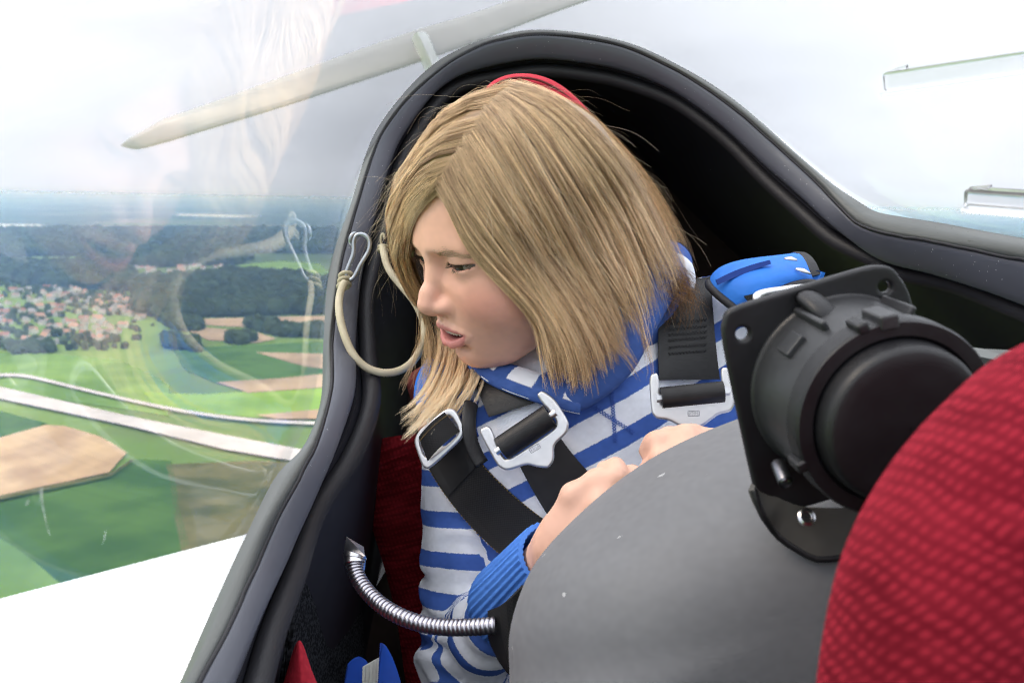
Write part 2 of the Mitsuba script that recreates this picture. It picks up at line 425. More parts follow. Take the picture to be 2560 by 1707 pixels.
# rim stations: outer edge of the lip, seam, inner edge of the face, depth
RIM = [  # ou, ov, su, sv, bu, bv, d, side
    (330, 1960, 366, 1960, 455, 1960, .40), (460, 1707, 496, 1707, 591, 1707, .455), (541, 1541, 580, 1541, 652, 1550, .50), (654, 1307, 668, 1340, 731, 1374, .575), (722, 1180, 742, 1194, 790, 1240, .63),
    (778, 1093, 792, 1100, 846, 1112, .68), (806, 1004, 822, 1000, 884, 1000, .73), (820, 825, 829, 836, 891, 845, .82), (842, 653, 850, 657, 905, 690, .90), (892, 485, 898, 490, 950, 500, .96), (938, 349, 943, 352, 990, 375, 1.0),
    (996, 262, 1000, 266, 1040, 292, 1.02), (1072, 186, 1075, 191, 1100, 222, 1.04), (1130, 143, 1132, 148, 1150, 190, 1.05), (1232, 97, 1233, 103, 1240, 165, 1.06), (1350, 78, 1350, 85, 1350, 150, 1.06), (1524, 98, 1522, 106, 1500, 166, 1.05),
    (1687, 163, 1684, 172, 1650, 213, 1.03), (1832, 253, 1826, 264, 1790, 305, 1.0), (1959, 359, 1951, 373, 1905, 410, .965), (2068, 455, 2058, 472, 2010, 502, .925), (2120, 505, 2108, 522, 2072, 560, .90),
    (2160, 536, 2146, 556, 2130, 604, .88), (2220, 554, 2200, 577, 2210, 655, .85), (2330, 574, 2310, 597, 2335, 688, .80), (2480, 600, 2466, 628, 2480, 735, .735), (2620, 624, 2606, 656, 2620, 790, .68), (2900, 670, 2890, 715, 2900, 910, .60)]
rim = np.array(RIM, float)
N_R = 150
d_ = rim[:, 6]
O = spl(PP(np.c_[rim[:, 0:2], d_]), N_R, True)
S = spl(PP(np.c_[rim[:, 2:4], d_ + .004]), N_R, True)
B = spl(PP(np.c_[rim[:, 4:6], d_ + .018]), N_R, True)
w_ = np.linspace(0, 1, N_R)
inward = unit(B - S)
tang = unit(np.gradient(O, axis=0))
nrm = unit(np.cross(tang, inward))
nrm *= np.sign(np.sum(nrm * -S, 1))[:, None]          # towards the cabin
# face of the frame, gently crowned, with a rolled inner edge
rows = []
for t, lift in ((0, 0.0), (.05, .003), (.15, .0042), (.4, .005), (.7, .0046), (.88, .0035), (.96, .0015), (1.0, -.002)):
    rows.append(S * (1 - t) + B * t + nrm * lift)
rows.append(B - nrm * .014)
g = np.array(rows).transpose(1, 0, 2)
face_mesh = shell(g, -.004 if np.sum(np.cross(np.gradient(g, axis=0), np.gradient(g, axis=1))[75, 3] * nrm[75]) > 0 else .004)
add('glider__canopy_frame', face_mesh, 'mat_frame', 50, label='blue black canopy frame with chipped edges')
lip_rows = [O - nrm * .012, O - nrm * .002, O * .85 + S * .15 + nrm * .0016, O * .5 + S * .5 + nrm * .0030, O * .1 + S * .9 + nrm * .0026, S - nrm * .001]
g = np.array(lip_rows).transpose(1, 0, 2)
add('glider__frame_lip', grid(g), 'mat_lip', True, label='greenish grey outer lip of the canopy frame')
sj = meshkit.noise(np.c_[np.arange(N_R) * .9, np.zeros(N_R), np.zeros(N_R)], 5)[:, None] - .5
add('glider__frame_seal', tube(S + nrm * .0022 + inward * sj * .0012, .0016, 6), 'mat_rubber', True)

# rubber tube and trim inside the frame
K1 = B - nrm * .026 + inward * .006
add('glider__door_seal', tube(B - nrm * .013 + inward * .0170, .0082, 14), 'mat_rubber', True, label='black rubber tube seal inside the frame')
# inner wall: down from the sills, aft round the arch
blend = np.clip(np.minimum((w_ - .16) / .14, (.84 - w_) / .14), 0, 1)
blend = blend * blend * (3 - 2 * blend)
FW_ = -AFT
outb = (np.where(w_ < .5, -1.0, 1.0) * .50)[:, None] * PORT[None]
into = unit((AFT * .97 + inward * .06) * blend[:, None] + (-UP * .92 + outb + AFT * .05) * (1 - blend)[:, None])
wall_rows = [B - nrm * .012, B - nrm * .022 + inward * .008, B - nrm * .024 + inward * .018 + into * .012]
for t in (.05, .10, .17, .26, .36, .48):
    wall_rows.append(B - nrm * .024 + inward * .018 + into * t)
wall = np.array(wall_rows).transpose(1, 0, 2)
add('glider__cabin_wall', shell(wall, -.004), 'mat_wall', 50, label='dark inner wall of the rear cockpit')
# bulkhead closing the compartment behind the head, and the floor
bk = wall[::3, -1]
bc = P(1500, 880, 1.42)
bulk = np.array([bk * (1 - t) + bc * t for t in (0, .2, .4, .6, .8, .9, .97, .995)]).transpose(1, 0, 2)
add('glider__rear_bulkhead', grid(bulk), 'mat_cave', True, label='dark brown compartment behind the rear headrest')
fl = np.array([[(-.34, -.55, .45), P(300, 2500, .75), P(900, 2150, 1.15), P(1300, 1700, 1.75)], [(.08, -.50, .45), P(1300, 2500, .75), P(1700, 2150, 1.15), P(1900, 1700, 1.75)], [(.62, -.34, .45), P(3200, 2300, .75), P(2800, 1900, 1.15), P(2600, 1500, 1.75)]])
add('glider__floor', shell(fl, .01), 'mat_carpet', False, label='black carpeted cockpit floor')
ws = np.array([[P(735, 1370, .66), P(800, 1320, .80), P(860, 1230, .98)], [P(735, 1560, .64), P(830, 1500, .79), P(900, 1420, .97)], [P(700, 1900, .62), P(830, 1900, .78), P(930, 1900, .96)]])
add('glider__side_panel', shell(ws, -.006), 'mat_carpet', True, label='black carpeted panel low on the left cockpit side')

for e_, lab in ((0, 'dark front cockpit wall below the left sill'), (-1, 'dark front cockpit wall below the right sill')):
    w0 = np.array([[B[e_] + FW_ * t + (into[e_] * q) for t in (0, .3, .6, .95)] for q in (0, .12, .3, .55)])
    add('glider__front_wall', shell(w0, .004), 'mat_wall', 50, label=lab)

# canopy: one clear sheet from the frame forward over both seats
FWD = -AFT
BLOW = .055                       # the canopy bellies out forward of the arch
cano = []
lo = O.copy()
for _ in range(60):                         # the glazing is fair even where the frame is not
    lo[1:-1] = lo[1:-1] * .5 + (lo[:-2] + lo[2:]) * .25
lo = lo - inward * .004 - nrm * .002
for t in np.linspace(0.0, 1.25, 26):
    blow = 1 - math.exp(-(t / .22) ** 2)
    side = np.clip(1 - w_ / .42, 0, 1)[:, None] - np.clip(1 - (1 - w_) / .42, 0, 1)[:, None]
    cano.append(lo + FWD * t + UP * .05 * math.sin(min(t, 1.0) * 1.4) * np.sin(np.pi * w_)[:, None] - PORT * side * BLOW * blow)
add('glider__canopy', grid(np.array(cano).transpose(1, 0, 2)), 'mat_glass', True, label='clear canopy glazing with faint reflections')

# hairline scratches on the glazing beside the wing
gv = np.concatenate(cano)
gv = gv[(gv[:, 2] < -.1) & (gv[:, 0] < -.05)]
gt, gd = cKDTree(PX(gv)), -gv[:, 2]
for sc_ in ([(104, 1219), (107, 1262), (116, 1310), (124, 1338)], [(98, 1222), (104, 1250), (112, 1290)], [(256, 1358), (262, 1340), (264, 1325)], [(66, 1262), (72, 1248)]):
    pts = []
    for u, v in spl(np.array(sc_, float), 12, True) if len(sc_) > 2 else lin(np.array(sc_, float), 12):
        dist, i = gt.query([u, v], 4)
        pts.append(P(u, v, float(np.sum(gd[i] / (dist + 1)) / np.sum(1 / (dist + 1))) - .001))
    add('glider__canopy__scratch', tube(np.array(pts), np.interp(np.arange(12), [0, 5, 11], [.00006, .00017, .00004]), 5), 'mat_gel', True)

# sliding vent window rails of clear acrylic
def bar(a, b, w, h, up):
    a, b = np.asarray(a), np.asarray(b)
    m = rbox((np.linalg.norm(b - a), h, w), min(w, h) * .22, 3)
    return moved(man(m), frame_of((a + b) / 2, b - a, up))


for (a, b, lab) in (((2210, 205, .52), (2720, 132, .46), 'upper clear acrylic rail of the sliding vent window'), ((2415, 492, .50), (2800, 520, .45), 'lower clear acrylic rail of the sliding vent window')):
    A_, B_ = P(*a), P(*b)
    k = add('glider__vent_rail', bar(A_, B_, .010, .0105, UP), 'mat_acrylic', 30, label=lab)
    e = unit(B_ - A_)
    add(k + '__lip', bar(A_ - e * .002 - UP * .0062, B_ - UP * .0062, .012, .0028, UP), 'mat_acrylic', 30)
    add(k + '__catch', bar(A_ + e * .006 + UP * .0052, A_ + e * .014 + UP * .0066, .005, .002, UP), 'mat_acrylic', 30)

# wing: far edge as seen, chord towards the front, rounded nose
e0, e1 = P(664, 1306, 1.45), P(0, 1481, 1.66)
span = unit(e1 - e0)
root = e0 - span * .30
ts = np.linspace(0, 1, 30)
chord_dir = unit(-AFT - span * ((-AFT) @ span))
prof = []
for c in np.linspace(0, 1, 24):
    th = .11 * (1.4845 * math.sqrt(c) - .63 * c - 1.758 * c * c + 1.4215 * c ** 3 - .5075 * c ** 4) * 2
    prof.append((1 - c, th))
up_w = unit(np.cross(chord_dir, span))
up_w *= np.sign(up_w @ UP)
rows = []
for s in np.linspace(0, 8.0, 26):
    ch = .95 - .05 * s
    ring = [root + span * s + chord_dir * ch * (x) + up_w * (ch * y * .62 - .012) for x, y in prof] + [root + span * s + chord_dir * ch * x + up_w * (-ch * y * .4 - .012) for x, y in prof[::-1][1:-1]]
    rows.append(ring)
wing = grid(np.array(rows), True)
wing.fix_normals()
add('glider__wing', wing, 'mat_gel', 40, label='glossy white wing outside the canopy')

# tailplane on its fin
top = np.array([(1560, -72, 4.75), (1380, -8, 4.7), (1180, 62, 4.65), (1050, 98, 4.6), (900, 150, 4.6), (700, 225, 4.6), (500, 300, 4.6), (380, 340, 4.6), (318, 358, 4.6), (303, 364, 4.6)], float)
bot = np.array([(1560, -30, 4.45), (1380, 32, 4.4), (1200, 100, 4.36), (1065, 148, 4.34), (900, 203, 4.36), (700, 268, 4.40), (500, 328, 4.46), (400, 358, 4.52), (342, 373, 4.57), (306, 366, 4.6)], float)
a, b = spl(PP(top), 60, True), spl(PP(bot), 60, True)
upt = unit(np.cross(b[20] - a[20], a[40] - a[20]))
upt *= np.sign(upt @ np.array([0, 1, 0]))
rows = []
for t, hgt in ((0, 0), (.0, .022), (.03, .036), (.1, .055), (.3, .075), (.6, .06), (.9, .02), (1, 0), (.97, -.006), (.7, -.012), (.35, -.02), (.1, -.02), (.02, -.012)):
    ww = np.linalg.norm(b - a, axis=1)[:, None]
    rows.append(a * (1 - t) + b * t + upt * hgt * np.minimum(1, ww / .12))
tp = grid(np.array(rows).transpose(1, 0, 2), True)
tp.fix_normals()
add('glider__tailplane', tp, 'mat_tail', 40, label='pale tailplane high above the tail')
f_rows = []
for t in np.linspace(0, 1, 8):
    q = P(1052 + 75 * t, 100 + 170 * t, 4.5)
    ring = []
    for ang in np.arange(16) * 2 * np.pi / 16:
        ring.append(q + AFT * .30 * math.cos(ang) * (1 + .3 * t) + unit(np.array([.93, .33, 0.])) * .043 * math.sin(ang))
    f_rows.append(ring)
fn_ = grid(np.array(f_rows), True)
fn_.fix_normals()
add('glider__fin', fn_, 'mat_gel', 40, label='white fin carrying the tailplane')
# ------------------------------------------------------------------ sculpting with distance fields
def ell(p, c, r):
    q = (p - np.asarray(c, np.float32))
    r = np.asarray(r, np.float32)
    k0 = np.linalg.norm(q / r, axis=1)
    k1 = np.linalg.norm(q / (r * r), axis=1)
    return k0 * (k0 - 1) / np.maximum(k1, 1e-9)


def cone(p, a, b, ra, rb):
    a, b = np.asarray(a, np.float32), np.asarray(b, np.float32)
    ab = b - a
    t = np.clip((p - a) @ ab / (ab @ ab), 0, 1)
    return np.linalg.norm(p - a - t[:, None] * ab, axis=1) - (ra + (rb - ra) * t)


def chain(p, pts, rs, k=0.0):
    d = None
    for i in range(len(pts) - 1):
        e = cone(p, pts[i], pts[i + 1], rs[i], rs[i + 1])
        d = e if d is None else (smin(d, e, k) if k else np.minimum(d, e))
    return d


def smin(a, b, k):
    h = np.maximum(k - np.abs(a - b), 0) / k
    return np.minimum(a, b) - h * h * k * 0.25


def smax(a, b, k):
    return -smin(-a, -b, k)


def sculpt(f, lo, hi, h, coarse=4):
    """the zero surface of f as a mesh: a fine grid evaluated near the surface only, then surface nets"""
    lo, hi = np.asarray(lo, float), np.asarray(hi, float)
    nb = np.ceil((hi - lo) / (h * coarse)).astype(int) + 1
    ax = [lo[k] + (np.arange(nb[k]) + .5) * h * coarse - h * .5 for k in range(3)]
    cg = np.stack(np.meshgrid(*ax, indexing='ij'), -1).reshape(-1, 3).astype(np.float32)
    cv = f(cg).reshape(nb)
    val = np.repeat(np.repeat(np.repeat(cv, coarse, 0), coarse, 1), coarse, 2).astype(np.float32)
    near = np.abs(val) < h * coarse * 1.9
    idx = np.argwhere(near)
    out = np.empty(len(idx), np.float32)
    for s in range(0, len(idx), 400000):
        q = idx[s:s + 400000]
        out[s:s + 400000] = f((lo + q * h).astype(np.float32))
    val[near] = out
    neg = val < 0
    shp = np.array(val.shape) - 1
    c = np.zeros(shp, np.int8)
    for o in np.ndindex(2, 2, 2):
        c += neg[o[0]:o[0] + shp[0], o[1]:o[1] + shp[1], o[2]:o[2] + shp[2]]
    act = np.argwhere((c > 0) & (c < 8))
    num = -np.ones(shp, np.int64)
    num[tuple(act.T)] = np.arange(len(act))
    pos, cnt = np.zeros((len(act), 3)), np.zeros(len(act))
    corners = np.array(list(np.ndindex(2, 2, 2)))
    cvv = np.stack([val[tuple((act + o).T)] for o in corners], 1)
    for i in range(8):
        for k in range(3):
            if corners[i][k] == 0:
                j = i + (4, 2, 1)[k]
                a, b = cvv[:, i], cvv[:, j]
                m = (a < 0) != (b < 0)
                t = np.where(m, a / np.where(m, a - b, 1), 0)
                q = np.tile(corners[i].astype(float), (len(act), 1))
                q[:, k] += t
                pos[m] += q[m]
                cnt += m
    v = lo + (act + pos / cnt[:, None]) * h
    fs = []
    for k in range(3):
        a, b = [(1, 2), (2, 0), (0, 1)][k]
        sl0 = [slice(1, n) for n in shp]
        sl0[k] = slice(0, shp[k])
        s1 = list(sl0)
        s1[k] = slice(1, shp[k] + 1)
        e0, e1 = neg[tuple(sl0)], neg[tuple(s1)]
        e = np.argwhere(e0 != e1)
        sgn = e0[tuple(e.T)]
        base = e + 1
        base[:, k] -= 1

        def at(da, db):
            q = base.copy()
            q[:, a] += da
            q[:, b] += db
            return num[tuple(q.T)]
        q4 = np.stack([at(-1, -1), at(0, -1), at(0, 0), at(-1, 0)], 1)
        q4[~sgn] = q4[~sgn][:, ::-1]
        fs.append(q4)
    q4 = np.vstack(fs)
    q4 = q4[(q4 >= 0).all(1)]
    v = v.astype(np.float32)
    for _ in range(2):                       # pull the vertices onto the surface
        e = h * .3
        g = np.stack([f(v + np.eye(3, dtype=np.float32)[k] * e) - f(v - np.eye(3, dtype=np.float32)[k] * e) for k in range(3)], 1) / (2 * e)
        s = f(v)[:, None] * g / np.maximum((g * g).sum(1, keepdims=True), .3)
        v = v - np.clip(s, -h * .7, h * .7)
    m = tm(v, np.vstack([q4[:, [0, 1, 2]], q4[:, [0, 2, 3]]]))
    return m


# ------------------------------------------------------------------ the girl: head
HR = np.array([[-0.50542324, -0.82193223, -0.26263047], [0.18959445, -0.40271488, 0.89547455], [-0.84178459, 0.40280037, 0.35937524]])
HT = np.array([0.00216457, 0.0939904, -0.76847647])          # head axes: x her right, y forward, z up


def head_to_cabin(p):
    return np.asarray(p) @ HR.T + HT


EYE = np.array([.0310, .0625, -.0010])
EYE_R = .0122
GAZE = unit(np.array([0.0, 1.0, -.06]))
EW, ET, EB = .0165, .0020, .0030      # half width of the eye opening, its height above and below


def lip_y(x):
    return .0882 - 12.5 * x * x


MZ, OPEN = -.0595, .0050


def head_sdf(p):
    """p: head axes, metres"""
    q = p.copy()
    q[:, 0] = np.abs(q[:, 0])
    x, y, z = p[:, 0], p[:, 1], p[:, 2]
    ax = q[:, 0]
    d = ell(q, (0, -.016, .030), (.0715, .0880, .0740))                      # skull
    d = smin(d, ell(q, (0, .030, .010), (.0590, .0500, .0520)), .030)         # brow and temples
    d = smin(d, ell(q, (0, .018, -.036), (.0545, .0590, .0560)), .026)         # middle of the face
    d = smin(d, ell(q, (.0305, .0470, -.0345), (.0295, .0288, .0295)), .022)   # cheek
    d = smin(d, cone(q, (.0490, -.002, -.048), (.0170, .0480, -.0815), .0160, .0165), .028)   # jaw line
    d = smin(d, ell(q, (0, .0640, -.0830), (.0165, .0165, .0150)), .018)      # chin
    d = smin(d, ell(q, (0, .0590, -.0570), (.0290, .0275, .0235)), .016)      # mouth mound
    d = smin(d, cone(q, (.010, .0725, .0105), (.036, .0640, .0110), .0080, .0075), .016)   # brow ridge
    d = smax(d, -ell(q, (.0300, .0895, -.0020), (.0165, .0170, .0105)), .012)   # eye socket
    d = smax(d, -ell(q, (.0130, .0830, .0000), (.0060, .0090, .0090)), .010)   # beside the bridge
    # nose
    n = chain(q, [(0, .0735, .004), (0, .0815, -.010), (0, .0905, -.0215), (0, .0945, -.0290)], [.0064, .0060, .0068, .0086], .006)
    n = smin(n, ell(q, (.0096, .0848, -.0335), (.0060, .0086, .0058)), .006)
    n = smin(n, cone(q, (0, .0900, -.0350), (0, .0830, -.0405), .0055, .0045), .006)
    d = smin(d, n, .0085)
    d = smax(d, -ell(q, (.0062, .0885, -.0415), (.0032, .0062, .0042)), .0022)   # nostrils
    d = smax(d, -cone(q, (0, .0905, -.0440), (0, .0935, -.0510), .0016, .0022), .0035)   # groove over the lip
    # cheek fold beside the wing of the nose
    # lips
    ux = np.array([0, .006, .013, .0195, .0240])
    up = np.stack([ux, lip_y(ux) - .0010 - ux * .02 - .0022 * (ux / .024) ** 3, MZ + OPEN * (1 - (ux / .0240) ** 2) + np.array([.0022, .0034, .0026, .0012, .0002])], 1)
    lo = np.stack([ux, lip_y(ux) - .0020 - .0022 * (ux / .024) ** 3, MZ - OPEN * (1 - (ux / .0240) ** 2) - np.array([.0040, .0036, .0028, .0014, .0004])], 1)
    d = smin(d, chain(q, up, [.0030, .0032, .0028, .0020, .0012], .002), .0035)
    d = smin(d, chain(q, lo, [.0045, .0043, .0037, .0024, .0010], .002), .0035)
    gap = OPEN * np.clip(1 - (ax / .0205) ** 2, -.3, 1)
    cut = np.maximum(np.maximum(np.abs(z - MZ - .0004) - gap, (lip_y(ax) - .016 + .55 * np.clip(ax - .012, 0, 1)) - y), ax - .0215)
    cut = np.maximum(cut, y - .12)
    d = smax(d, -cut, .0014)
    d = smax(d, -cone(q, (0, .0840, -.0730), (.012, .0780, -.0725), .0022, .0015), .010)   # fold over the chin
    # eyelids: a shell round the eyeball with an almond opening
    e = q - np.float32(EYE)
    lid = np.linalg.norm(e, axis=1) - (EYE_R + .0021)
    fold = np.linalg.norm(e - np.float32([0.001, -.0005, .0032]), axis=1) - (EYE_R + .0018)
    d = smin(d, lid, .0060)
    d = smin(d, fold, .0035)
    t = np.clip((ax - EYE[0]) / EW, -1, 1)
    topz = EYE[2] + .0006 + ET * np.sqrt(np.clip(1 - t * t, 0, 1)) + .0006 * t
    botz = EYE[2] + .0004 - EB * np.sqrt(np.clip(1 - t * t, 0, 1)) + .0006 * t
    alm = np.maximum(np.maximum(z - topz, botz - z), np.maximum(np.abs(ax - EYE[0]) - EW, .050 - y))
    d = smax(d, -alm, .0012)
    crease = np.abs(np.linalg.norm(e, axis=1) - (EYE_R + .0036)) + 0
    # ear (under the hair) and neck
    d = smin(d, ell(q, (.0665, -.014, -.014), (.0070, .014, .026)), .010)
    return d


def neck_sdf(p):
    return smin(cone(p, (0, -.030, -.030), (.004, -.050, -.150), .046, .044), ell(p, (.0, -.05, -.165), (.08, .05, .03)), .03)


def head_full(p):
    return smin(head_sdf(p), neck_sdf(p), .022)


def skin_color(h):
    """colour of the skin at points in head axes: blush, lips, lids"""
    ax = np.abs(h[:, 0])
    base = np.array([.74, .415, .310])
    c = np.tile(base, (len(h), 1))

    def blend(w, col):
        nonlocal c
        c = c * (1 - w[:, None]) + np.asarray(col) * w[:, None]
    g = lambda a, r: np.exp(-np.sum(((np.stack([ax, h[:, 1], h[:, 2]], 1) - a) / r) ** 2, 1))
    blend(.65 * g([.040, .055, -.032], [.020, .03, .018]), (.70, .225, .195))
    blend(.45 * g([0, .103, -.032], [.012, .012, .010]), (.60, .29, .22))
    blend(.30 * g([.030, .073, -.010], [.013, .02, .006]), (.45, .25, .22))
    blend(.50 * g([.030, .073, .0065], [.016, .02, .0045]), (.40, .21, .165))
    rim = np.exp(-((h[:, 2] - (EYE[2] + .0006 + ET * np.sqrt(np.clip(1 - ((ax - EYE[0]) / EW) ** 2, 0, 1)))) / .0011) ** 2) * (np.abs(ax - EYE[0]) < EW + .001) * (h[:, 1] > .055)
    blend(.75 * rim, (.10, .055, .045))
    # brow hair shade lies as real strands; lips
    uz = MZ + OPEN * (1 - np.clip(ax / .0240, 0, 1) ** 2) + .0052 * (1 - np.clip((ax - .004) / .021, 0, 1) ** 1.5) - .0012 * np.exp(-(ax / .0028) ** 2) + .0008
    lz = MZ - OPEN * (1 - np.clip(ax / .0240, 0, 1) ** 2) - .0092 * np.sqrt(np.clip(1 - (ax / .0228) ** 2, 0, 1))
    inside = np.clip((uz - h[:, 2]) / .0012 + .5, 0, 1) * np.clip((h[:, 2] - lz) / .0014 + .5, 0, 1) * np.clip((.0245 - ax) / .0016, 0, 1) * (h[:, 1] > .066)
    blend(.85 * inside, (.52, .175, .170))
    deep = inside * np.clip((lip_y(ax) - .0045 - h[:, 1]) / .003, 0, 1)
    blend(deep, (.20, .05, .045))
    hl = np.clip((h[:, 2] + 1.1 * (.078 - h[:, 1]) - .062) / .006, 0, 1)
    blend(hl, (.27, .175, .10))
    nz = meshkit.fbm(h * 160, 3, 3)[:, None]
    return c * (.94 + .12 * nz)


head_m = sculpt(head_full, (-.09, -.115, -.185), (.09, .112, .112), .0013)
trimesh.smoothing.filter_taubin(head_m, iterations=3)

# ------------------------------------------------------------------ the girl: arms and hands
SR, SL = P(1150, 1075, .825), P(1880, 800, .845)
NK = P(1470, 880, .86)
ER, WR = P(1166, 1648, .800), P(1402, 1368, .634)
EL, WL = P(2080, 1330, .80), P(1876, 1156, .668)
HIP = P(1760, 1700, .86)


def hand_sdf(p, w, fwd, side, back, thumb_side, scale=1.0, curl=.5):
    """a hand from the wrist w: fwd along the hand, side across the knuckles towards the little finger, back out of its back"""
    s = scale
    L = lambda a, b, c: w + s * (fwd * a + side * b * 1.0 + back * c)
    d = smin(cone(p, L(0, 0, 0), L(.020, 0, .001), .0185 * s, .020 * s), cone(p, L(.020, -.010, 0), L(.056, -.019, .002), .014 * s, .0100 * s), .012)
    for b in (-.006, .006, .017):
        d = smin(d, cone(p, L(.020, b * .6, 0), L(.058 - abs(b - .0) * .25, b, .002), .014 * s, .0095 * s), .010)
    for b, ln, r, sp in ((-.0205, .050, .0074, -.10), (-.0070, .056, .0076, -.03), (.0065, .052, .0072, .04), (.0190, .041, .0064, .13)):
        a0 = np.array([.058 - abs(b) * .18, b, .002])
        pts, ang = [a0], .25 + curl * .3
        for f_, st in ((.46, curl), (.30, curl * 1.1), (.24, curl * .7)):
            dirv = np.array([math.cos(ang), sp, -math.sin(ang)])
            pts.append(pts[-1] + dirv * ln * f_)
            ang += st
        d = smin(d, chain(p, [L(*q) for q in pts], [r * s, r * .95 * s, r * .86 * s, r * .74 * s], .003), .0070)
    t0 = np.array([.012, -.016 * thumb_side, -.004])
    t1 = np.array([.036, -.030 * thumb_side, -.010])
    t2 = np.array([.058, -.030 * thumb_side, -.013])
    t3 = np.array([.074, -.026 * thumb_side, -.015])
    return smin(d, chain(p, [L(*t0), L(*t1), L(*t2), L(*t3)], [.0125 * s, .0098 * s, .0082 * s, .0068 * s], .004), .008)


fR = unit(P(1566, 1278, .612) - WR)
bR = unit(np.cross(fR, np.array([.75, -.55, -.25])))
bR *= np.sign(bR[2] + bR[1])
sR = unit(np.cross(bR, fR))
sR *= -np.sign(sR[1])                        # thumb up and inwards
fL = unit(P(1610, 1112, .646) - P(1760, 1120, .672))
bL = unit(np.cross(np.array([.1, .5, -.6]), fL))
bL *= np.sign(bL[2])
sL = unit(np.cross(bL, fL))
sL *= -np.sign(sL[1])


def arms_sdf(p):
    d = chain(p, [SR, ER, WR], [.022, .020, .0185], .01)
    d = smin(d, hand_sdf(p, WR, fR, sR, bR, 1.0, .86, 1.05), .012)
    e = chain(p, [SL, EL, WL], [.022, .020, .0185], .01)
    e = smin(e, hand_sdf(p, P(1868, 1152, .672), fL, sL, bL, 1.0, .90, 1.0), .012)
    d = np.minimum(d, e)
    t = chain(p, [NK + (HIP - NK) * .10, HIP], [.055, .07])
    t = smin(t, chain(p, [SR, NK + (HIP - NK) * .12, SL], [.035, .05, .035], .02), .03)
    return smin(d, t, .03)


arms_m = sculpt(arms_sdf, np.min([SR, SL, ER, EL, HIP, WR], 0) - .13, np.max([SR, SL, NK, ER, WR, WL], 0) + .13, .0028)
hc = head_to_cabin(head_m.vertices)
skin_v = np.vstack([hc, arms_m.vertices])
skin_f = np.vstack([head_m.faces, arms_m.faces + len(hc)])
ac = np.tile([.68, .405, .305], (len(arms_m.vertices), 1)) * (.92 + .16 * meshkit.fbm(np.array(arms_m.vertices) * 120, 3, 9)[:, None])
skin_c = np.vstack([skin_color(np.array(head_m.vertices)), ac])


def pores(p, n, uv):
    return 0.00003 * noise(p.x * 1500, p.y * 1500, p.z * 1500) + 0.00004 * noise(p.x * 500, p.y * 500, p.z * 500)


mat('mat_skin', {'type': 'mesh_attribute', 'name': 'vertex_color'}, 0.46, 0.42, sheen=0.25, bump=pores)
tag('person', 'long haired child in a striped hoodie leaning to look out of the canopy', 'person')
add('person__body', tm(skin_v, skin_f), 'mat_skin', True, color=skin_c)

# eyes, lashes, brows, teeth
mat('mat_eye', {'type': 'mesh_attribute', 'name': 'vertex_color'}, 0.12, 0.25)
mat('mat_tooth', (.62, .57, .48), 0.22, 0.5)
mat('mat_strand', {'type': 'mesh_attribute', 'name': 'vertex_color'}, 0.42, 0.45)
sph = trimesh.creation.icosphere(subdivisions=4)
for sx in (-1, 1):
    g_ = unit(GAZE + np.array([.02, 0, 0]))
    ca = sph.vertices @ g_
    c = np.where(ca[:, None] > math.cos(.24), [.006, .005, .005], np.where(ca[:, None] > math.cos(.68), [.026, .018, .013], [.27, .23, .215]))
    v = sph.vertices * EYE_R * (1 + .05 * np.clip((ca - .88) / .12, 0, 1))[:, None] + EYE * [sx, 1, 1]
    add('person__eye', tm(head_to_cabin(v), sph.faces), 'mat_eye', True, color=c)
tw = []
for i, x in enumerate(np.linspace(-.0135, .0135, 8)):
    w = .0042 if 2 < i < 5 else .0036
    tw.append(moved(man(rbox((w * .93, .0035, .0075), .0010, 3)), trimesh.transformations.translation_matrix([x, lip_y(x) - .0056, MZ + .0030 - abs(x) * .05])))
tm_ = cat(*tw)
add('person__teeth', tm(head_to_cabin(tm_.vertices), tm_.faces), 'mat_tooth', 40)


def strands(paths, r0, r1, cols, sides=3):
    """many hairs (n, m, 3) as thin tapering tubes in one mesh; cols (n, 3) or (n, m, 3)"""
    n, m = paths.shape[:2]
    t = unit(np.gradient(paths, axis=1))
    a = unit(np.cross(t, np.array([.21, .33, .92])))
    b = np.cross(t, a)
    r = (np.linspace(0, 1, m)[None, :] ** 1.5 * (np.asarray(r1) - np.asarray(r0))[:, None] + np.asarray(r0)[:, None]) if np.ndim(r0) else np.broadcast_to(r0 + (r1 - r0) * np.linspace(0, 1, m) ** 1.5, (n, m))
    ang = np.arange(sides) * 2 * np.pi / sides
    v = paths[:, :, None] + r[:, :, None, None] * (np.cos(ang)[:, None] * a[:, :, None] + np.sin(ang)[:, None] * b[:, :, None])
    f = grid_faces(m, sides, True)
    f = (f[None] + (np.arange(n) * m * sides)[:, None, None]).reshape(-1, 3)
    cols = np.asarray(cols)
    c = cols[:, None, None, :] if cols.ndim == 2 else cols[:, :, None, :]
    return tm(v.reshape(-1, 3), f), np.broadcast_to(c, v.shape).reshape(-1, 3)


def surf_y(x, z, y0=.112):
    """forward position of the face surface above (x, z), by marching"""
    q = np.stack([x, np.full(len(x), y0), z], 1).astype(np.float32)
    for _ in range(40):
        q[:, 1] -= head_sdf(q) * .8
    return q[:, 1]


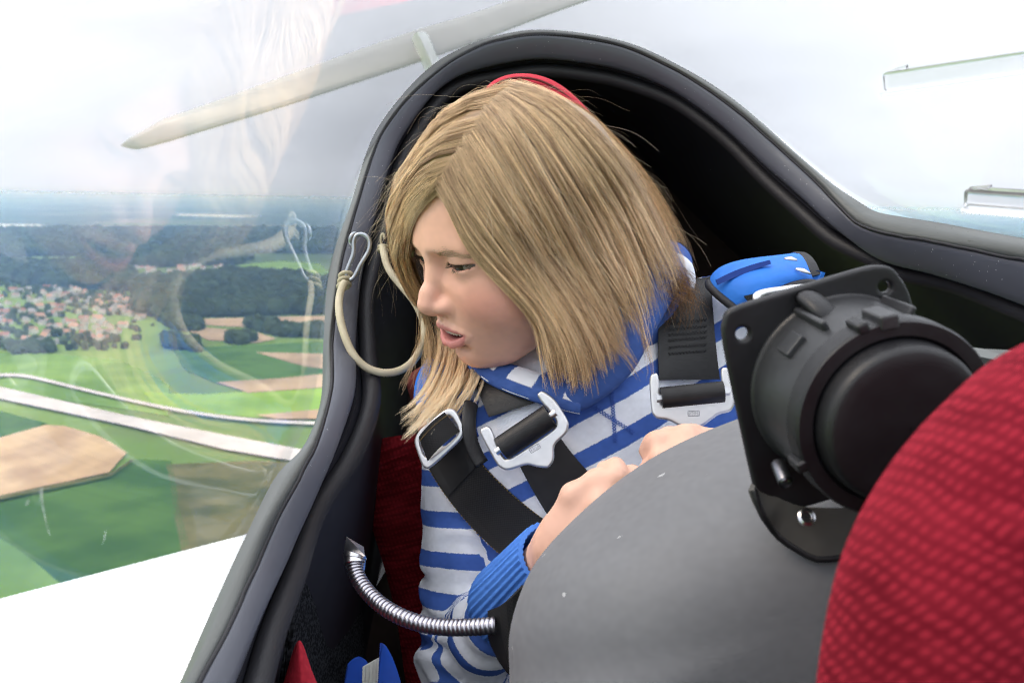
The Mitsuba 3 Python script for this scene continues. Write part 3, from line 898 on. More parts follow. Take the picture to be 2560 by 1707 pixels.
lrng = np.random.default_rng(5)
lash, lcolr = [], []
for sx in (-1, 1):
    for k in range(60):
        t = lrng.uniform(-.95, .98)
        x = EYE[0] + EW * t
        topz = EYE[2] + .0006 + ET * math.sqrt(max(0, 1 - t * t)) + .0006 * t
        up = k < 42
        z = topz if up else EYE[2] + .0004 - EB * math.sqrt(max(0, 1 - t * t)) + .0006 * t
        yy = EYE[1] + math.sqrt(max(1e-6, (EYE_R + .0018) ** 2 - min(.00014, (x - EYE[0]) ** 2) - (z - EYE[2]) ** 2))
        L_ = .0062 * lrng.uniform(.7, 1.1) if up else .0026 * lrng.uniform(.6, 1)
        o = unit(np.array([t * .55, 1.0, -.55 if up else -.5]))
        s = np.linspace(0, 1, 6)[:, None]
        lash.append((np.array([x, yy, z]) + o * L_ * s + np.array([0, 0, .0028 if up else -.0003]) * s * s) * [sx, 1, 1])
        lcolr.append([.035, .022, .015])
    for k in range(300):                     # brow
        t = lrng.uniform(0, 1)
        x = .0125 + .033 * t
        z = .0085 + .0050 * math.sin(t * 2.2) - .0050 * t * t + lrng.normal(0, .0022) * (1 - .4 * t)
        xs = x + np.linspace(0, .0062, 5)
        zs = z + np.linspace(0, .0020, 5) * (1 - 1.7 * t)
        lash.append(np.stack([xs, np.full(5, np.nan), zs], 1)[[0, 1, 2, 3, 4, 4]] * [sx, 1, 1])
        lcolr.append(np.array([.36, .235, .145]) * lrng.uniform(.7, 1.2))
lash = np.array(lash)
bad = np.isnan(lash[:, 0, 1])
q = lash[bad]
q[:, :, 1] = surf_y(q[:, :, 0].ravel(), q[:, :, 2].ravel()).reshape(q.shape[:2]) + np.linspace(-.0003, .0006, 6)
q[:, 5] += np.array([.0002, 0, 0])
lash[bad] = q
lcolr = np.array(lcolr)
for nm, pick, r0_, r1_ in (('eyebrows', bad, .00009, .00008), ('eyelashes', ~bad, .00026, .00006)):
    lm, lc_ = strands(head_to_cabin(lash[pick]), np.full(pick.sum(), r0_), np.full(pick.sum(), r1_), lcolr[pick])
    add('person__' + nm, lm, 'mat_strand', True, color=lc_, kind='stuff')
# ------------------------------------------------------------------ the girl: hair
SK_C, SK_R = np.array([0, -.016, .030]), np.array([.0715, .0880, .0740])


def skull_depth(u, v, grow):
    """how far along this line of sight the skull, grown by some metres, is met (or passed most closely)"""
    dirv = P(u, v, 1.0)
    o = ((-HT) @ HR - SK_C) / (SK_R + grow)
    q = (dirv @ HR) / (SK_R + grow)
    a, b, c = q @ q, o @ q, o @ o - 1
    disc = b * b - a * c
    return (-b - math.sqrt(disc)) / a if disc > 0 else -b / a


def surf_depth(verts, cell=6.0):
    """the nearest depth of a mesh (its vertices, cabin axes) along lines of sight: fn(u, v, otherwise)"""
    q, d = PX(verts), -verts[:, 2]
    tree = cKDTree(q)

    def fn(u, v, other=None, rad=9.0):
        i = tree.query_ball_point([u, v], rad)
        if len(i) < 2:
            return other
        return float(np.percentile(d[i], 8))
    return fn


head_depth = surf_depth(hc)


def guide(rows, grow, m=22):
    out = []
    for r in rows:
        e = r[2] if len(r) > 2 else 0
        if e > .3:
            out.append(P(*r))
        else:
            out.append(P(r[0], r[1], min(skull_depth(r[0], r[1], grow + e), head_depth(r[0], r[1], 9.9) - grow - e * .6)))
    out = np.array(out)
    dz = np.linalg.norm(out, axis=1)
    return spl(out, m, True)


HEADC = head_to_cabin(np.array([0, -.01, .0]))
hr = np.random.default_rng(21)
H_V, H_F, H_C, H_N, CURVES = [], [], [], 0, []


def push(mesh, col):
    global H_N
    H_V.append(np.asarray(mesh.vertices))
    H_F.append(np.asarray(mesh.faces) + H_N)
    H_C.append(np.asarray(col))
    H_N += len(mesh.vertices)


def sheet(guides, n, clumps, thick, cols, r=.00016, pull=(.15, .75), frizz=.0012, spread=.0045, under=True, lens=(.86, 1.03), tipc=None, m=12, dark=None):
    """hairs between neighbouring guides: layered, gathered in clumps towards the tips, with an under layer that closes the gaps"""
    Gd = np.array([spl(g, m, True) for g in guides])
    K = len(Gd)
    si = np.arange(K)
    f = CubicSpline(si, Gd, axis=0) if K > 3 else (lambda s: Gd[np.clip(np.floor(s).astype(int), 0, K - 2)] * (1 - (s - np.clip(np.floor(s), 0, K - 2)))[:, None, None] + Gd[np.clip(np.floor(s).astype(int), 0, K - 2) + 1] * (s - np.clip(np.floor(s), 0, K - 2))[:, None, None])
    cs = np.sort(hr.uniform(0, K - 1, clumps))
    which = hr.integers(0, clumps, n)
    s = np.clip(cs[which] + hr.normal(0, (K - 1) / clumps * 1.1, n), 0, K - 1)
    base, cl = f(s), f(cs[which])
    t = np.linspace(0, 1, m)[None, :, None]
    coff = hr.normal(0, 1, (clumps, 3)) * spread
    lay = hr.uniform(-.5, .5, clumps)[which] * .6 + hr.uniform(-.5, .5, n) * .4
    out = unit(base - HEADC)
    w = (pull[0] + (pull[1] - pull[0]) * t)
    path = base * (1 - w) + cl * w + coff[which][:, None] * t ** 1.3
    path = path + out * (lay[:, None, None] * thick * (.35 + .9 * t))
    path = path + (hr.normal(0, .0010, (clumps, 3))[which] + hr.normal(0, .0016, (n, 3)))[:, None] * (1 - t) ** 4
    ph, fr = hr.uniform(0, 6.28, (n, 3)), hr.uniform(2, 7, (n, 3))
    path = path + frizz * np.sin(ph[:, None] + fr[:, None] * t * 1.6) * hr.normal(0, 1, (n, 1, 3)) * (.15 + t)
    L_ = hr.uniform(*lens, n) * (1 - hr.uniform(0, 1, clumps)[which] ** 2 * .16)
    # shorten each hair by resampling its own length
    idx = np.clip(np.linspace(0, 1, m)[None] * L_[:, None] * (m - 1), 0, m - 1.001)
    i0 = np.floor(idx).astype(int)
    fr_ = (idx - i0)[..., None]
    path = np.take_along_axis(path, i0[..., None], 1) * (1 - fr_) + np.take_along_axis(path, i0[..., None] + 1, 1) * fr_
    c0, c1 = np.asarray(cols[0]), np.asarray(cols[1])
    k = np.clip(hr.uniform(0, 1, clumps)[which] * .50 + hr.uniform(0, 1, n) * .80 - .16, 0, 1.15)[:, None]
    col = (c0 * (1 - k) + c1 * k)[:, None, :] * np.ones((1, m, 1))
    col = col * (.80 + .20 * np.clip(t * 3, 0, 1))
    if tipc is not None:
        col = col * (1 - t ** 1.5 * .6) + np.asarray(tipc) * t ** 1.5 * .6
    CURVES.append((path, np.full(n, r) * hr.uniform(.7, 1.3, n), np.full(n, r * .35), col))
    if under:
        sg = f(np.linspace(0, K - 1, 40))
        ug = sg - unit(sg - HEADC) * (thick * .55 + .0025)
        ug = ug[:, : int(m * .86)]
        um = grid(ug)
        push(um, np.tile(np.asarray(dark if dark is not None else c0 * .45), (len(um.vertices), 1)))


DK, LT = (.190, .098, .042), (.86, .620, .360)
near = [guide(g, .0045) for g in (
    [(1100, 466, -.002), (1128, 522), (1154, 590), (1198, 652), (1238, 686, .002), (1304, 746, .004), (1352, 800, .716), (1366, 868, .712), (1390, 957, .716)],
    [(1112, 450, -.002), (1140, 505), (1188, 588), (1245, 660), (1312, 735, .004), (1368, 805, .708), (1392, 870, .708), (1410, 960, .714)],
    [(1126, 424, -.002), (1152, 482), (1204, 562), (1266, 645), (1334, 733, .004), (1392, 812, .702), (1425, 880, .703), (1440, 965, .712)],
    [(1148, 388, -.002), (1192, 472), (1258, 572), (1328, 672, .003), (1396, 770, .700), (1440, 850, .700), (1464, 955, .712)],
    [(1174, 347, -.002), (1226, 432), (1302, 552), (1376, 670, .004), (1440, 780, .701), (1478, 860, .703), (1492, 925, .714)],
    [(1203, 306, -.002), (1264, 402), (1342, 532), (1416, 660, .004), (1475, 770, .706), (1512, 850, .710), (1522, 902, .720)],
    [(1233, 264, -.002), (1304, 343), (1380, 477), (1442, 592, .004), (1502, 710, .714), (1545, 800, .720), (1560, 862, .728)],
    [(1262, 238, -.001), (1378, 313), (1461, 427), (1531, 547, .005), (1581, 660, .728), (1610, 740, .738), (1618, 792, .745)],
    [(1290, 220, 0), (1415, 267), (1520, 372), (1600, 492, .006), (1652, 600, .758), (1690, 680, .772), (1700, 725, .778)],
    [(1300, 214, .785), (1440, 266, .840), (1548, 370, .860), (1638, 500, .862), (1690, 606, .855), (1720, 685, .845)],
    [(1290, 214, .800), (1400, 262, .880), (1480, 400, .915), (1550, 560, .905), (1590, 680, .895), (1600, 760, .890)])]
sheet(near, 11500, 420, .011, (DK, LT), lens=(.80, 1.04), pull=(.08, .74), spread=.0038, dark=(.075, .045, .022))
# long thin locks that hang free on the shoulder
sheet([guide(g, .006) for g in (
    [(1300, 640, .700), (1400, 760, .697), (1500, 850, .703), (1560, 900, .712), (1612, 950, .722)],
    [(1450, 600, .712), (1530, 720, .705), (1580, 820, .712), (1610, 890, .716), (1620, 935, .722)],
    [(1560, 600, .740), (1610, 700, .726), (1630, 790, .726), (1628, 870, .724), (1612, 945, .724)])], 160, 12, .004, (DK, LT), under=False, frizz=.002, lens=(.7, 1.0))
# the far side of the parting, swept to the other cheek
far = [guide(g, .004) for g in (
    [(1100, 470, -.002), (1062, 510), (1034, 555), (1020, 600), (1018, 650, .790), (1030, 700, .800), (1056, 742, .815), (1100, 780, .850)],
    [(1112, 448, -.002), (1050, 490), (1012, 545), (998, 610), (1004, 665, .812), (1024, 712, .822), (1060, 756, .835), (1110, 790, .860)],
    [(1138, 415, -.002), (1064, 440), (1012, 500), (990, 570), (994, 635, .826), (1012, 690, .835), (1056, 760, .846), (1120, 800, .870)],
    [(1168, 372, -.002), (1084, 390), (1020, 450), (986, 530), (986, 605, .842), (1006, 680, .848), (1062, 770, .856), (1130, 810, .876)],
    [(1202, 320, -.002), (1112, 340), (1036, 410), (994, 490), (982, 575, .852), (1000, 670, .858), (1070, 780, .866), (1140, 820, .885)],
    [(1232, 270, -.002), (1150, 280), (1072, 335), (1012, 420), (984, 520, .856), (996, 650, .866), (1080, 790, .874), (1150, 830, .89)],
    [(1264, 234, -.001), (1200, 236), (1124, 280), (1048, 360, .850), (1002, 470, .872), (1004, 640, .885), (1100, 800, .885), (1160, 840, .9)],
    [(1294, 216, 0), (1260, 214, .800), (1190, 250, .850), (1110, 330, .890), (1054, 460, .905), (1070, 640, .910), (1140, 800, .905), (1190, 840, .92)])]
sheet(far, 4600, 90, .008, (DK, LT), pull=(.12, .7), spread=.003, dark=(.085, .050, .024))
# pale hair falling below the chin over the far shoulder
bundle = [guide(g, .004) for g in (
    [(1082, 790, .848), (1090, 860, .822), (1070, 950, .785), (1035, 1020, .765), (992, 1058, .752)],
    [(1108, 800, .846), (1118, 880, .815), (1098, 960, .775), (1060, 1030, .752), (1018, 1066, .742)],
    [(1135, 830, .842), (1140, 900, .806), (1122, 970, .766), (1088, 1030, .745), (1050, 1064, .738)],
    [(1165, 860, .836), (1168, 920, .796), (1150, 975, .762), (1118, 1024, .745), (1090, 1052, .738)],
    [(1205, 890, .830), (1205, 940, .786), (1190, 985, .764), (1172, 1015, .755), (1160, 1040, .750)])]
sheet(bundle, 3200, 60, .014, ((.56, .40, .21), (.90, .74, .50)), pull=(.2, .9), spread=.0055, dark=(.20, .13, .065), under=False, lens=(.72, 1.04), tipc=(.93, .80, .58))
sheet([guide(g, .004) for g in ([(1050, 745, .835), (1055, 800, .835), (1060, 900, .80), (1045, 985, .775)], [(1056, 750, .835), (1070, 820, .828), (1075, 920, .79), (1050, 1000, .77)], [(1060, 760, .84), (1090, 850, .825), (1100, 940, .785), (1080, 1000, .76)])], 130, 14, .006, ((.36, .25, .13), (.70, .53, .31)), under=False, frizz=.003)
# brown curls tied at the back of the neck
cur, cc_ = [], []
for k in range(520):
    a = hr.uniform(0, 1)
    p0 = P(1580 + 90 * a + hr.normal(0, 8), 600 + 40 * hr.random(), .80 + .02 * hr.random())
    p1 = P(1650 + 60 * a + hr.normal(0, 14), 770 + hr.normal(0, 22), .775 + hr.normal(0, .008))
    t = np.linspace(0, 1, 16)[:, None]
    k8 = k % 14
    amp, ph, fq = .010 + .006 * ((k8 * 7) % 5) / 5, k8 * 1.7, 5 + (k8 % 4)
    cur.append(p0 * (1 - t) + p1 * t + np.c_[np.sin(ph + fq * t), np.cos(ph + fq * t), np.sin(ph + 1 + fq * t)] * amp * t + hr.normal(0, .0006, 3))
    cc_.append(np.array([.19, .10, .040]) * hr.uniform(.6, 1.6))
CURVES.append((np.array(cur), np.full(len(cur), .00018), np.full(len(cur), .00008), np.array(cc_)[:, None, :]))
# loose hairs standing off
fly, fc = [], []
allg = near + far
for k in range(420):
    g = (near[3:] + far[2:])[hr.integers(0, len(near) + len(far) - 5)]
    i = hr.integers(1, 15)
    p = g[i]
    d0 = unit(g[min(i + 2, len(g) - 1)] - g[i])
    o = unit(p - HEADC)
    L_ = hr.uniform(.02, .075)
    t = np.linspace(0, 1, 10)[:, None]
    q = hr.normal(0, 1, 3)
    q = unit(q - d0 * (q @ d0))
    bend = hr.normal(0, 1.2)
    fly.append(p + o * .003 + (d0 * t + (o * hr.uniform(.05, .30) + q * .22) * t ** 1.5 + np.array([.12, -.5, .05]) * .35 * t ** 2 + q * .10 * np.sin(bend + t * 4.5) - q * .10 * math.sin(bend)) * L_)
    fc.append(np.array([.50, .39, .25]) * hr.uniform(.6, 1.25))
CURVES.append((np.array(fly), np.full(len(fly), .00006), np.full(len(fly), .00005), np.array(fc)[:, None, :]))




mat('mat_hair', {'type': 'mesh_attribute', 'name': 'vertex_color'}, 0.36, 0.5, sheen=0.1)
for path, r0, r1, col in CURVES:            # every hair a slim strip, ridged along its middle and facing away from the head
    n, m = path.shape[:2]
    t = unit(np.gradient(path, axis=1))
    o = unit(path - HEADC)
    o = unit(o - t * np.sum(o * t, 2, keepdims=True) + 1e-6)
    b = np.cross(t, o)
    r = (r0[:, None] + (r1 - r0)[:, None] * np.linspace(0, 1, m)[None] ** 1.5)[:, :, None] * 1.15
    v = np.stack([path - b * r - o * r * .5, path + o * r * .6, path + b * r - o * r * .5], 2)
    i, j = np.meshgrid(np.arange(m - 1), np.arange(2), indexing='ij')
    q = np.stack([i * 3 + j, i * 3 + j + 1, (i + 1) * 3 + j + 1, (i + 1) * 3 + j], -1).reshape(-1, 4)
    f = np.vstack([q[:, [0, 1, 2]], q[:, [0, 2, 3]]])
    f = (f[None] + (np.arange(n) * m * 3)[:, None, None]).reshape(-1, 3)
    c = np.broadcast_to(np.broadcast_to(col, (n, m, 3))[:, :, None], v.shape).reshape(-1, 3)
    push(tm(v.reshape(-1, 3), f), c)
add('person__hair', tm(np.vstack(H_V), np.vstack(H_F)), 'mat_hair', True, color=np.vstack(H_C), label='dark blond shoulder length hair with a side parting')
# ------------------------------------------------------------------ the girl: striped hoodie
CH = P(1470, 960, .815)
BONES = [  # a, b, ra, rb, stripe offset, stripe scale
    (P(1310, 1075, .815), P(1450, 1720, .815), .062, .074), (P(1700, 925, .845), P(1930, 1600, .86), .062, .074), (P(1500, 990, .815), P(1700, 1680, .83), .066, .080),
    (P(1480, 900, .86), P(1185, 1050, .835), .050, .044), (P(1480, 900, .86), SL, .050, .046),
    (P(1182, 1075, .825), P(1166, 1640, .800), .0440, .0400), (P(1166, 1640, .800), P(1258, 1538, .735), .0390, .0265),
    (SL, EL, .046, .040), (EL, P(1850, 1150, .69), .040, .029)]


def cloth_base(p):
    d = None
    for a, b, ra, rb in BONES[:5]:
        e = cone(p, a, b, ra, rb)
        d = e if d is None else smin(d, e, .035)
    for i, k in ((5, .012), (6, .012), (7, .012), (8, .012)):
        a, b, ra, rb = BONES[i]
        d = smin(d, cone(p, a, b, ra, rb), k)
    return d


def along(p, a, b):
    ab = b - a
    return (p - a) @ ab / np.linalg.norm(ab)


def cloth_sdf(p):
    d = cloth_base(p)
    q = p.astype(float)
    # soft folds: across the upper arm, gathered at the elbow, and slack on the belly
    sa = along(q, BONES[5][0], BONES[5][1])
    wob = meshkit.noise(q * 22, 4)
    near_elbow = np.exp(-((sa - .165) / .050) ** 2) * (np.linalg.norm(q - BONES[5][0], axis=1) < .30)
    arm = np.clip(1 - np.abs(cone(p, *BONES[5])) / .02, 0, 1)
    d = d - .0034 * near_elbow * arm * np.sin(sa * 210 + wob * 6)
    d = d - .0016 * arm * np.sin(sa * 95 + wob * 9)
    fa = along(q, BONES[6][0], BONES[6][1])
    farm = np.clip(1 - np.abs(cone(p, *BONES[6])) / .02, 0, 1)
    d = d - .0022 * farm * np.sin(fa * 190 + wob * 7)
    d = d - .0062 * (meshkit.noise(q * np.array([34, 20, 30]) + 7, 8) - .5) - .0022 * (meshkit.noise(q * 62, 2) - .5)
    return d


lo_, hi_ = np.min([P(1030, 900, .83), P(1100, 1750, .66), BONES[1][1]], 0) - .09, np.max([P(1030, 900, .83), SL, EL, P(1300, 1400, .66)], 0) + .09
cloth = sculpt(cloth_sdf, lo_, hi_, .0036)
cv = np.array(cloth.vertices)
# stripe coordinate in metres: along each limb, blended where they meet
ws_, ss_ = [], []
DOWN = unit(BONES[2][1] - BONES[2][0])
for i, (a, b, ra, rb) in enumerate(BONES):
    dd = cone(cv.astype(np.float32), a, b, ra, rb)
    ws_.append(np.exp(-np.maximum(dd, -.01) / .0009))
    if i in (0, 1, 2, 3, 4):
        s = (cv - NK) @ unit(DOWN + np.array([0.24, 0, .0])) + .012
    elif i in (5, 7):
        s = along(cv, a, b) + .034
    else:
        s = np.linalg.norm(BONES[i - 1][1] - BONES[i - 1][0]) + .034 + along(cv, a, b)
    ss_.append(s)
W_, S_ = np.array(ws_), np.array(ss_)
stripe = (W_ * S_).sum(0) / (W_.sum(0) + 1e-12)
stripe = stripe + .004 * (meshkit.noise(cv * 14, 6) - .5)


def jersey(p, n, uv):
    s = uv.x / 0.0345
    f = s - dr.floor(s)
    edge = 0.025 * (noise(p.x * 700, p.y * 700, p.z * 700) - 0.5)
    m = smoothstep(0.0, 0.03, f + edge) * (1 - smoothstep(0.40, 0.43, f + edge))
    wear = 0.92 + 0.16 * fbm(p.x * 300, p.y * 300, p.z * 300, octaves=3)
    return mix((0.82, 0.84, 0.90), (0.060, 0.130, 0.43), m) * wear


def knit(p, n, uv):
    return 0.00022 * noise(p.x * 1300, p.y * 1300, p.z * 1300) + 0.0005 * fbm(p.x * 150, p.y * 150, p.z * 150)


mat('mat_jersey', jersey, 0.85, 0.15, sheen=0.5, bump=knit)
mat('mat_blue_cloth', lambda p, n, uv: mix((0.040, 0.085, 0.27), (0.065, 0.125, 0.37), fbm(p.x * 200, p.y * 200, p.z * 200)), 0.9, 0.1, sheen=0.5, bump=knit)
mat('mat_white_cloth', (.74, .76, .82), 0.85, 0.15, sheen=0.5, bump=knit)
add('person__hoodie', cloth, 'mat_jersey', True, uv=np.c_[stripe, np.zeros(len(stripe))], label='blue and white striped hoodie')
cdep = surf_depth(cv)


def cd(u, v, lift=0.0, other=.74):
    d = cdep(u, v, None, 14.0)
    return (other if d is None else d) - lift


# ribbed cuff round the wrist
ax_ = unit(WR - P(1180, 1590, .775))
c_a, c_b = P(1264, 1522, .730), P(1382, 1388, .648)
cp = np.array([c_a * (1 - t) + c_b * t for t in np.linspace(0, 1, 26)])
n_s = 150
ang = np.arange(n_s) * 2 * np.pi / n_s
t_, a_, b_ = frames(cp)
rr = np.interp(np.linspace(0, 1, 26), [0, .1, .5, .9, 1], [.0315, .0335, .0300, .0268, .0258])
rib = 1 + .022 * np.sign(np.sin(ang * 36)) * np.abs(np.sin(ang * 36)) ** .6
gc = cp[:, None] + rr[:, None, None] * rib[None, :, None] * (np.cos(ang)[None, :, None] * a_[:, None] + np.sin(ang)[None, :, None] * b_[:, None])
inner = np.array([cp[-1] + (gc[-1] - cp[-1]) * .86, cp[-8] + (gc[-8] - cp[-8]) * .80])
cuff = grid(np.concatenate([gc, inner]), True)
cuff.fix_normals()
mat('mat_cuff', lambda p, n, uv: mix((0.055, 0.17, 0.58), (0.085, 0.24, 0.70), fbm(p.x * 200, p.y * 200, p.z * 200)), 0.85, 0.15, sheen=0.4, bump=knit)
add('person__cuff', cuff, 'mat_cuff', 50, label='plain blue ribbed cuff')

# collar and hood bunched round the neck
col_path = spl(PP([(1170, 905, .835), (1215, 918, .790), (1262, 940, .764), (1335, 966, .748), (1415, 992, .738), (1452, 1000, .736)]), 40)
col2 = spl(PP([(1425, 1000, .738), (1475, 965, .736), (1535, 900, .742), (1575, 830, .752), (1620, 750, .768), (1665, 680, .795), (1688, 640, .83)]), 40)
def collar(p, n, uv):
    u = uv.x + 0.012 * (noise(p.x * 500, p.y * 500, p.z * 500) - 0.5)
    w = smoothstep(0.36, 0.37, u) * (1 - smoothstep(0.42, 0.43, u)) + smoothstep(0.52, 0.53, u) * (1 - smoothstep(0.68, 0.69, u)) + smoothstep(0.86, 0.87, u)
    w = w * smoothstep(0.30, 0.32, uv.y) * (1 - smoothstep(0.80, 0.82, uv.y))
    return mix(mix((0.040, 0.085, 0.27), (0.065, 0.125, 0.37), fbm(p.x * 200, p.y * 200, p.z * 200)), (.74, .76, .82), dr.clip(w, 0, 1))


mat('mat_collar', collar, 0.9, 0.1, sheen=0.5, bump=knit)
ct = tube(col_path, np.interp(np.linspace(0, 1, 40), [0, .3, 1], [.016, .0135, .012]), 20, caps=False, squash=.55, ref=[.3, .3, .9])
uvc = np.stack(np.meshgrid(np.linspace(0, 1, 40), np.arange(20) / 20, indexing='ij'), -1).reshape(-1, 2)
add('person__hood_edge', ct, 'mat_collar', True, uv=uvc, label='blue hood edge with white bars under the chin')
add('person__hood_edge', tube(col2, np.interp(np.linspace(0, 1, 40), [0, .3, 1], [.011, .018, .018]), 20, squash=.7, ref=[.3, .3, .9]), 'mat_blue_cloth', True, label='blue hood edge on the near side of the neck')
hd = spl(PP([(1500, 940, .80), (1590, 840, .80), (1665, 730, .815), (1700, 665, .84)]), 30)
add('person__hood', tube(hd, np.interp(np.linspace(0, 1, 30), [0, .5, 1], [.026, .024, .012]), 24), 'mat_blue_cloth', True, label='blue hood lying behind the neck')
wb = spl(PP([(1680, 636, .802), (1706, 650, .797), (1726, 682, .794), (1730, 722, .794)]), 20)
add('person__hood_trim', tube(wb, np.interp(np.linspace(0, 1, 20), [0, .5, 1], [.002, .0050, .002]), 14, squash=.6), 'mat_white_cloth', True, label='white trim of the hood behind the hair')
# cross stitched seam on the chest
mat('mat_thread', (0.05, 0.11, 0.40), 0.8, 0.2)
for (a, b) in (((1435, 985), (1585, 1082)), ((1528, 955), (1538, 1105)), ((1430, 1062), (1330, 1110))):
    vs = []
    n_ = 22
    for i in range(n_):
        t0, t1 = i / n_, (i + 1) / n_
        d2 = unit(np.array([-(b[1] - a[1]), b[0] - a[0]])) * 5
        for sgn in (1, -1):
            u0, v0 = a[0] + (b[0] - a[0]) * t0 + d2[0] * sgn, a[1] + (b[1] - a[1]) * t0 + d2[1] * sgn
            u1, v1 = a[0] + (b[0] - a[0]) * t1 - d2[0] * sgn, a[1] + (b[1] - a[1]) * t1 - d2[1] * sgn
            vs.append(tube(np.array([P(u0, v0, cd(u0, v0, .0012)), P(u1, v1, cd(u1, v1, .0012))]), .00035, 5))
    add('person__seam', cat(*vs), 'mat_thread', True, kind='stuff')
# ------------------------------------------------------------------ harness: webbing and cast buckles
def weave(p, n, uv):
    return 0.00030 * dr.sin(uv.x * 2600) * dr.cos(uv.y * 3000) + 0.0001 * noise(p.x * 900, p.y * 900, p.z * 900)


def web_color(p, n, uv):
    a = 0.5 + 0.5 * dr.sin(uv.x * 2600) * dr.cos(uv.y * 3000)
    return mix((0.003, 0.003, 0.004), (0.020, 0.020, 0.022), a) * (0.8 + 0.5 * fbm(p.x * 60, p.y * 60, p.z * 60))


mat('mat_webbing', web_color, 0.55, 0.35, bump=weave)
mat('mat_webbing_plain', lambda p, n, uv: mix((0.005, 0.005, 0.006), (0.015, 0.015, 0.017), fbm(p.x * 90, p.y * 90, p.z * 90)), 0.5, 0.4, bump=lambda p, n, uv: 0.0001 * noise(p.x * 1400, p.y * 1400, p.z * 1400))


def cast_color(p, n, uv):
    return mix((0.72, 0.72, 0.74), (0.60, 0.60, 0.62), fbm(p.x * 150, p.y * 150, p.z * 150))


mat('mat_cast', cast_color, lambda p, n, uv: 0.28 + 0.2 * fbm(p.x * 80, p.y * 80, p.z * 80), 0.5, metallic=0.8, bump=lambda p, n, uv: 0.00005 * fbm(p.x * 260, p.y * 260, p.z * 260))
mat('mat_steel', (0.62, 0.62, 0.65), 0.25, 0.5, metallic=1.0)
mat('mat_dark_steel', (0.22, 0.22, 0.25), 0.35, 0.5, metallic=1.0)
mat('mat_gold_thread', (0.30, 0.19, 0.06), 0.7, 0.2)


def ribbon(left, right, lift, n=40, m=7, t=.0016, other=.74, depth=None, puff=.0):
    """a strap between two edges as seen, lying on the clothes at their depth"""
    L_, R_ = spl(np.array(left, float)[:, :2], n, True), spl(np.array(right, float)[:, :2], n, True)
    g = np.zeros((n, m, 3))
    dd = np.zeros((n, m))
    for i in range(n):
        for j in range(m):
            u, v = L_[i] * (1 - j / (m - 1)) + R_[i] * j / (m - 1)
            dd[i, j] = depth(u, v) if depth else cd(u, v, 0, other)
    for _ in range(10):
        p = np.pad(dd, 1, mode='edge')
        dd = np.minimum(dd, (p[:-2, 1:-1] + p[2:, 1:-1] + p[1:-1, :-2] + p[1:-1, 2:]) / 4) * .5 + (p[:-2, 1:-1] + p[2:, 1:-1] + p[1:-1, :-2] + p[1:-1, 2:]) / 8
    for i in range(n):
        for j in range(m):
            u, v = L_[i] * (1 - j / (m - 1)) + R_[i] * j / (m - 1)
            g[i, j] = P(u, v, dd[i, j] - lift - puff * math.sin(math.pi * j / (m - 1)))
    return g


def add_strap(name, g, m='mat_webbing', t=.0016, label=None, stitch=True):
    nr = np.cross(np.gradient(g, axis=0), np.gradient(g, axis=1))
    s = 1 if (nr * -g).sum() > 0 else -1
    mesh = shell(g, -t * s)
    uv = grid_uv(g)
    k = add(name, mesh, m, True if False else False, label=label, uv=np.vstack([uv, uv]) if m == 'mat_webbing' else None)
    return k


def edge_stitch(name, g, j, cols='mat_gold_thread', step=2, lift=.0006):
    nr = unit(np.cross(np.gradient(g, axis=0), np.gradient(g, axis=1)))
    if (nr * -g).sum() < 0:
        nr = -nr
    path = spl((g + nr * lift)[:, j], 160)
    vs = [tube(path[i:i + 3], .00035, 5) for i in range(0, 157, 5)]
    add(name, cat(*vs), cols, True, kind='stuff')


def poly_sd(q, pts):
    """signed distance to a polygon (negative inside), many points at once"""
    pts = np.asarray(pts, float)
    d = np.full(len(q), 1e9)
    ins = np.zeros(len(q), bool)
    for i in range(len(pts)):
        a, b = pts[i], pts[(i + 1) % len(pts)]
        e, w = b - a, q - a
        t = np.clip((w @ e) / (e @ e), 0, 1)
        d = np.minimum(d, np.linalg.norm(w - t[:, None] * e, axis=1))
        c = (a[1] <= q[:, 1]) != (b[1] <= q[:, 1])
        with np.errstate(divide='ignore', invalid='ignore'):
            x = a[0] + (q[:, 1] - a[1]) / (b[1] - a[1]) * e[0]
        ins ^= c & (q[:, 0] < x)
    return np.where(ins, -d, d)


class Plane:
    """a plane in the cabin: origin seen at (u, v) at depth d, facing n; px() lays seen points on it"""

    def __init__(self, u, v, d, n, x=(1, 0, 0)):
        self.o, self.n = P(u, v, d), unit(n)
        self.x = unit(np.asarray(x, float) - self.n * (np.asarray(x, float) @ self.n))
        self.y = np.cross(self.n, self.x)
        self.m = np.eye(4)
        self.m[:3, 0], self.m[:3, 1], self.m[:3, 2], self.m[:3, 3] = self.x, self.y, self.n, self.o

    def px(self, pts):
        out = []
        for u, v in pts:
            w = P(u, v, 1.0)
            w = w * ((self.o @ self.n) / (w @ self.n)) - self.o
            out.append((w @ self.x, w @ self.y))
        return np.array(out)

    def at(self, u, v, h=0.0):
        a, b = self.px([(u, v)])[0]
        return self.o + self.x * a + self.y * b + self.n * h


def cast_plate(pl, outer, holes, t, r, h=.0007, soft=.0):
    """a cast piece: a rounded outline with openings, thickness t, edges rounded by r"""
    o = pl.px(outer)
    hs = [pl.px(q) for q in holes]

    def f(p):
        p = p.astype(float)
        d = poly_sd(p[:, :2], o) - soft
        for q in hs:
            d = np.maximum(d, -(poly_sd(p[:, :2], q)))
        d = d + r
        w = np.stack([d, np.abs(p[:, 2]) - t / 2 + r], 1)
        return np.linalg.norm(np.maximum(w, 0), axis=1) + np.minimum(w.max(1), 0) - r
    pad = soft + .004
    m = sculpt(f, np.r_[o.min(0) - pad, -t / 2 - .003], np.r_[o.max(0) + pad, t / 2 + .003], h)
    return moved(m, pl.m)


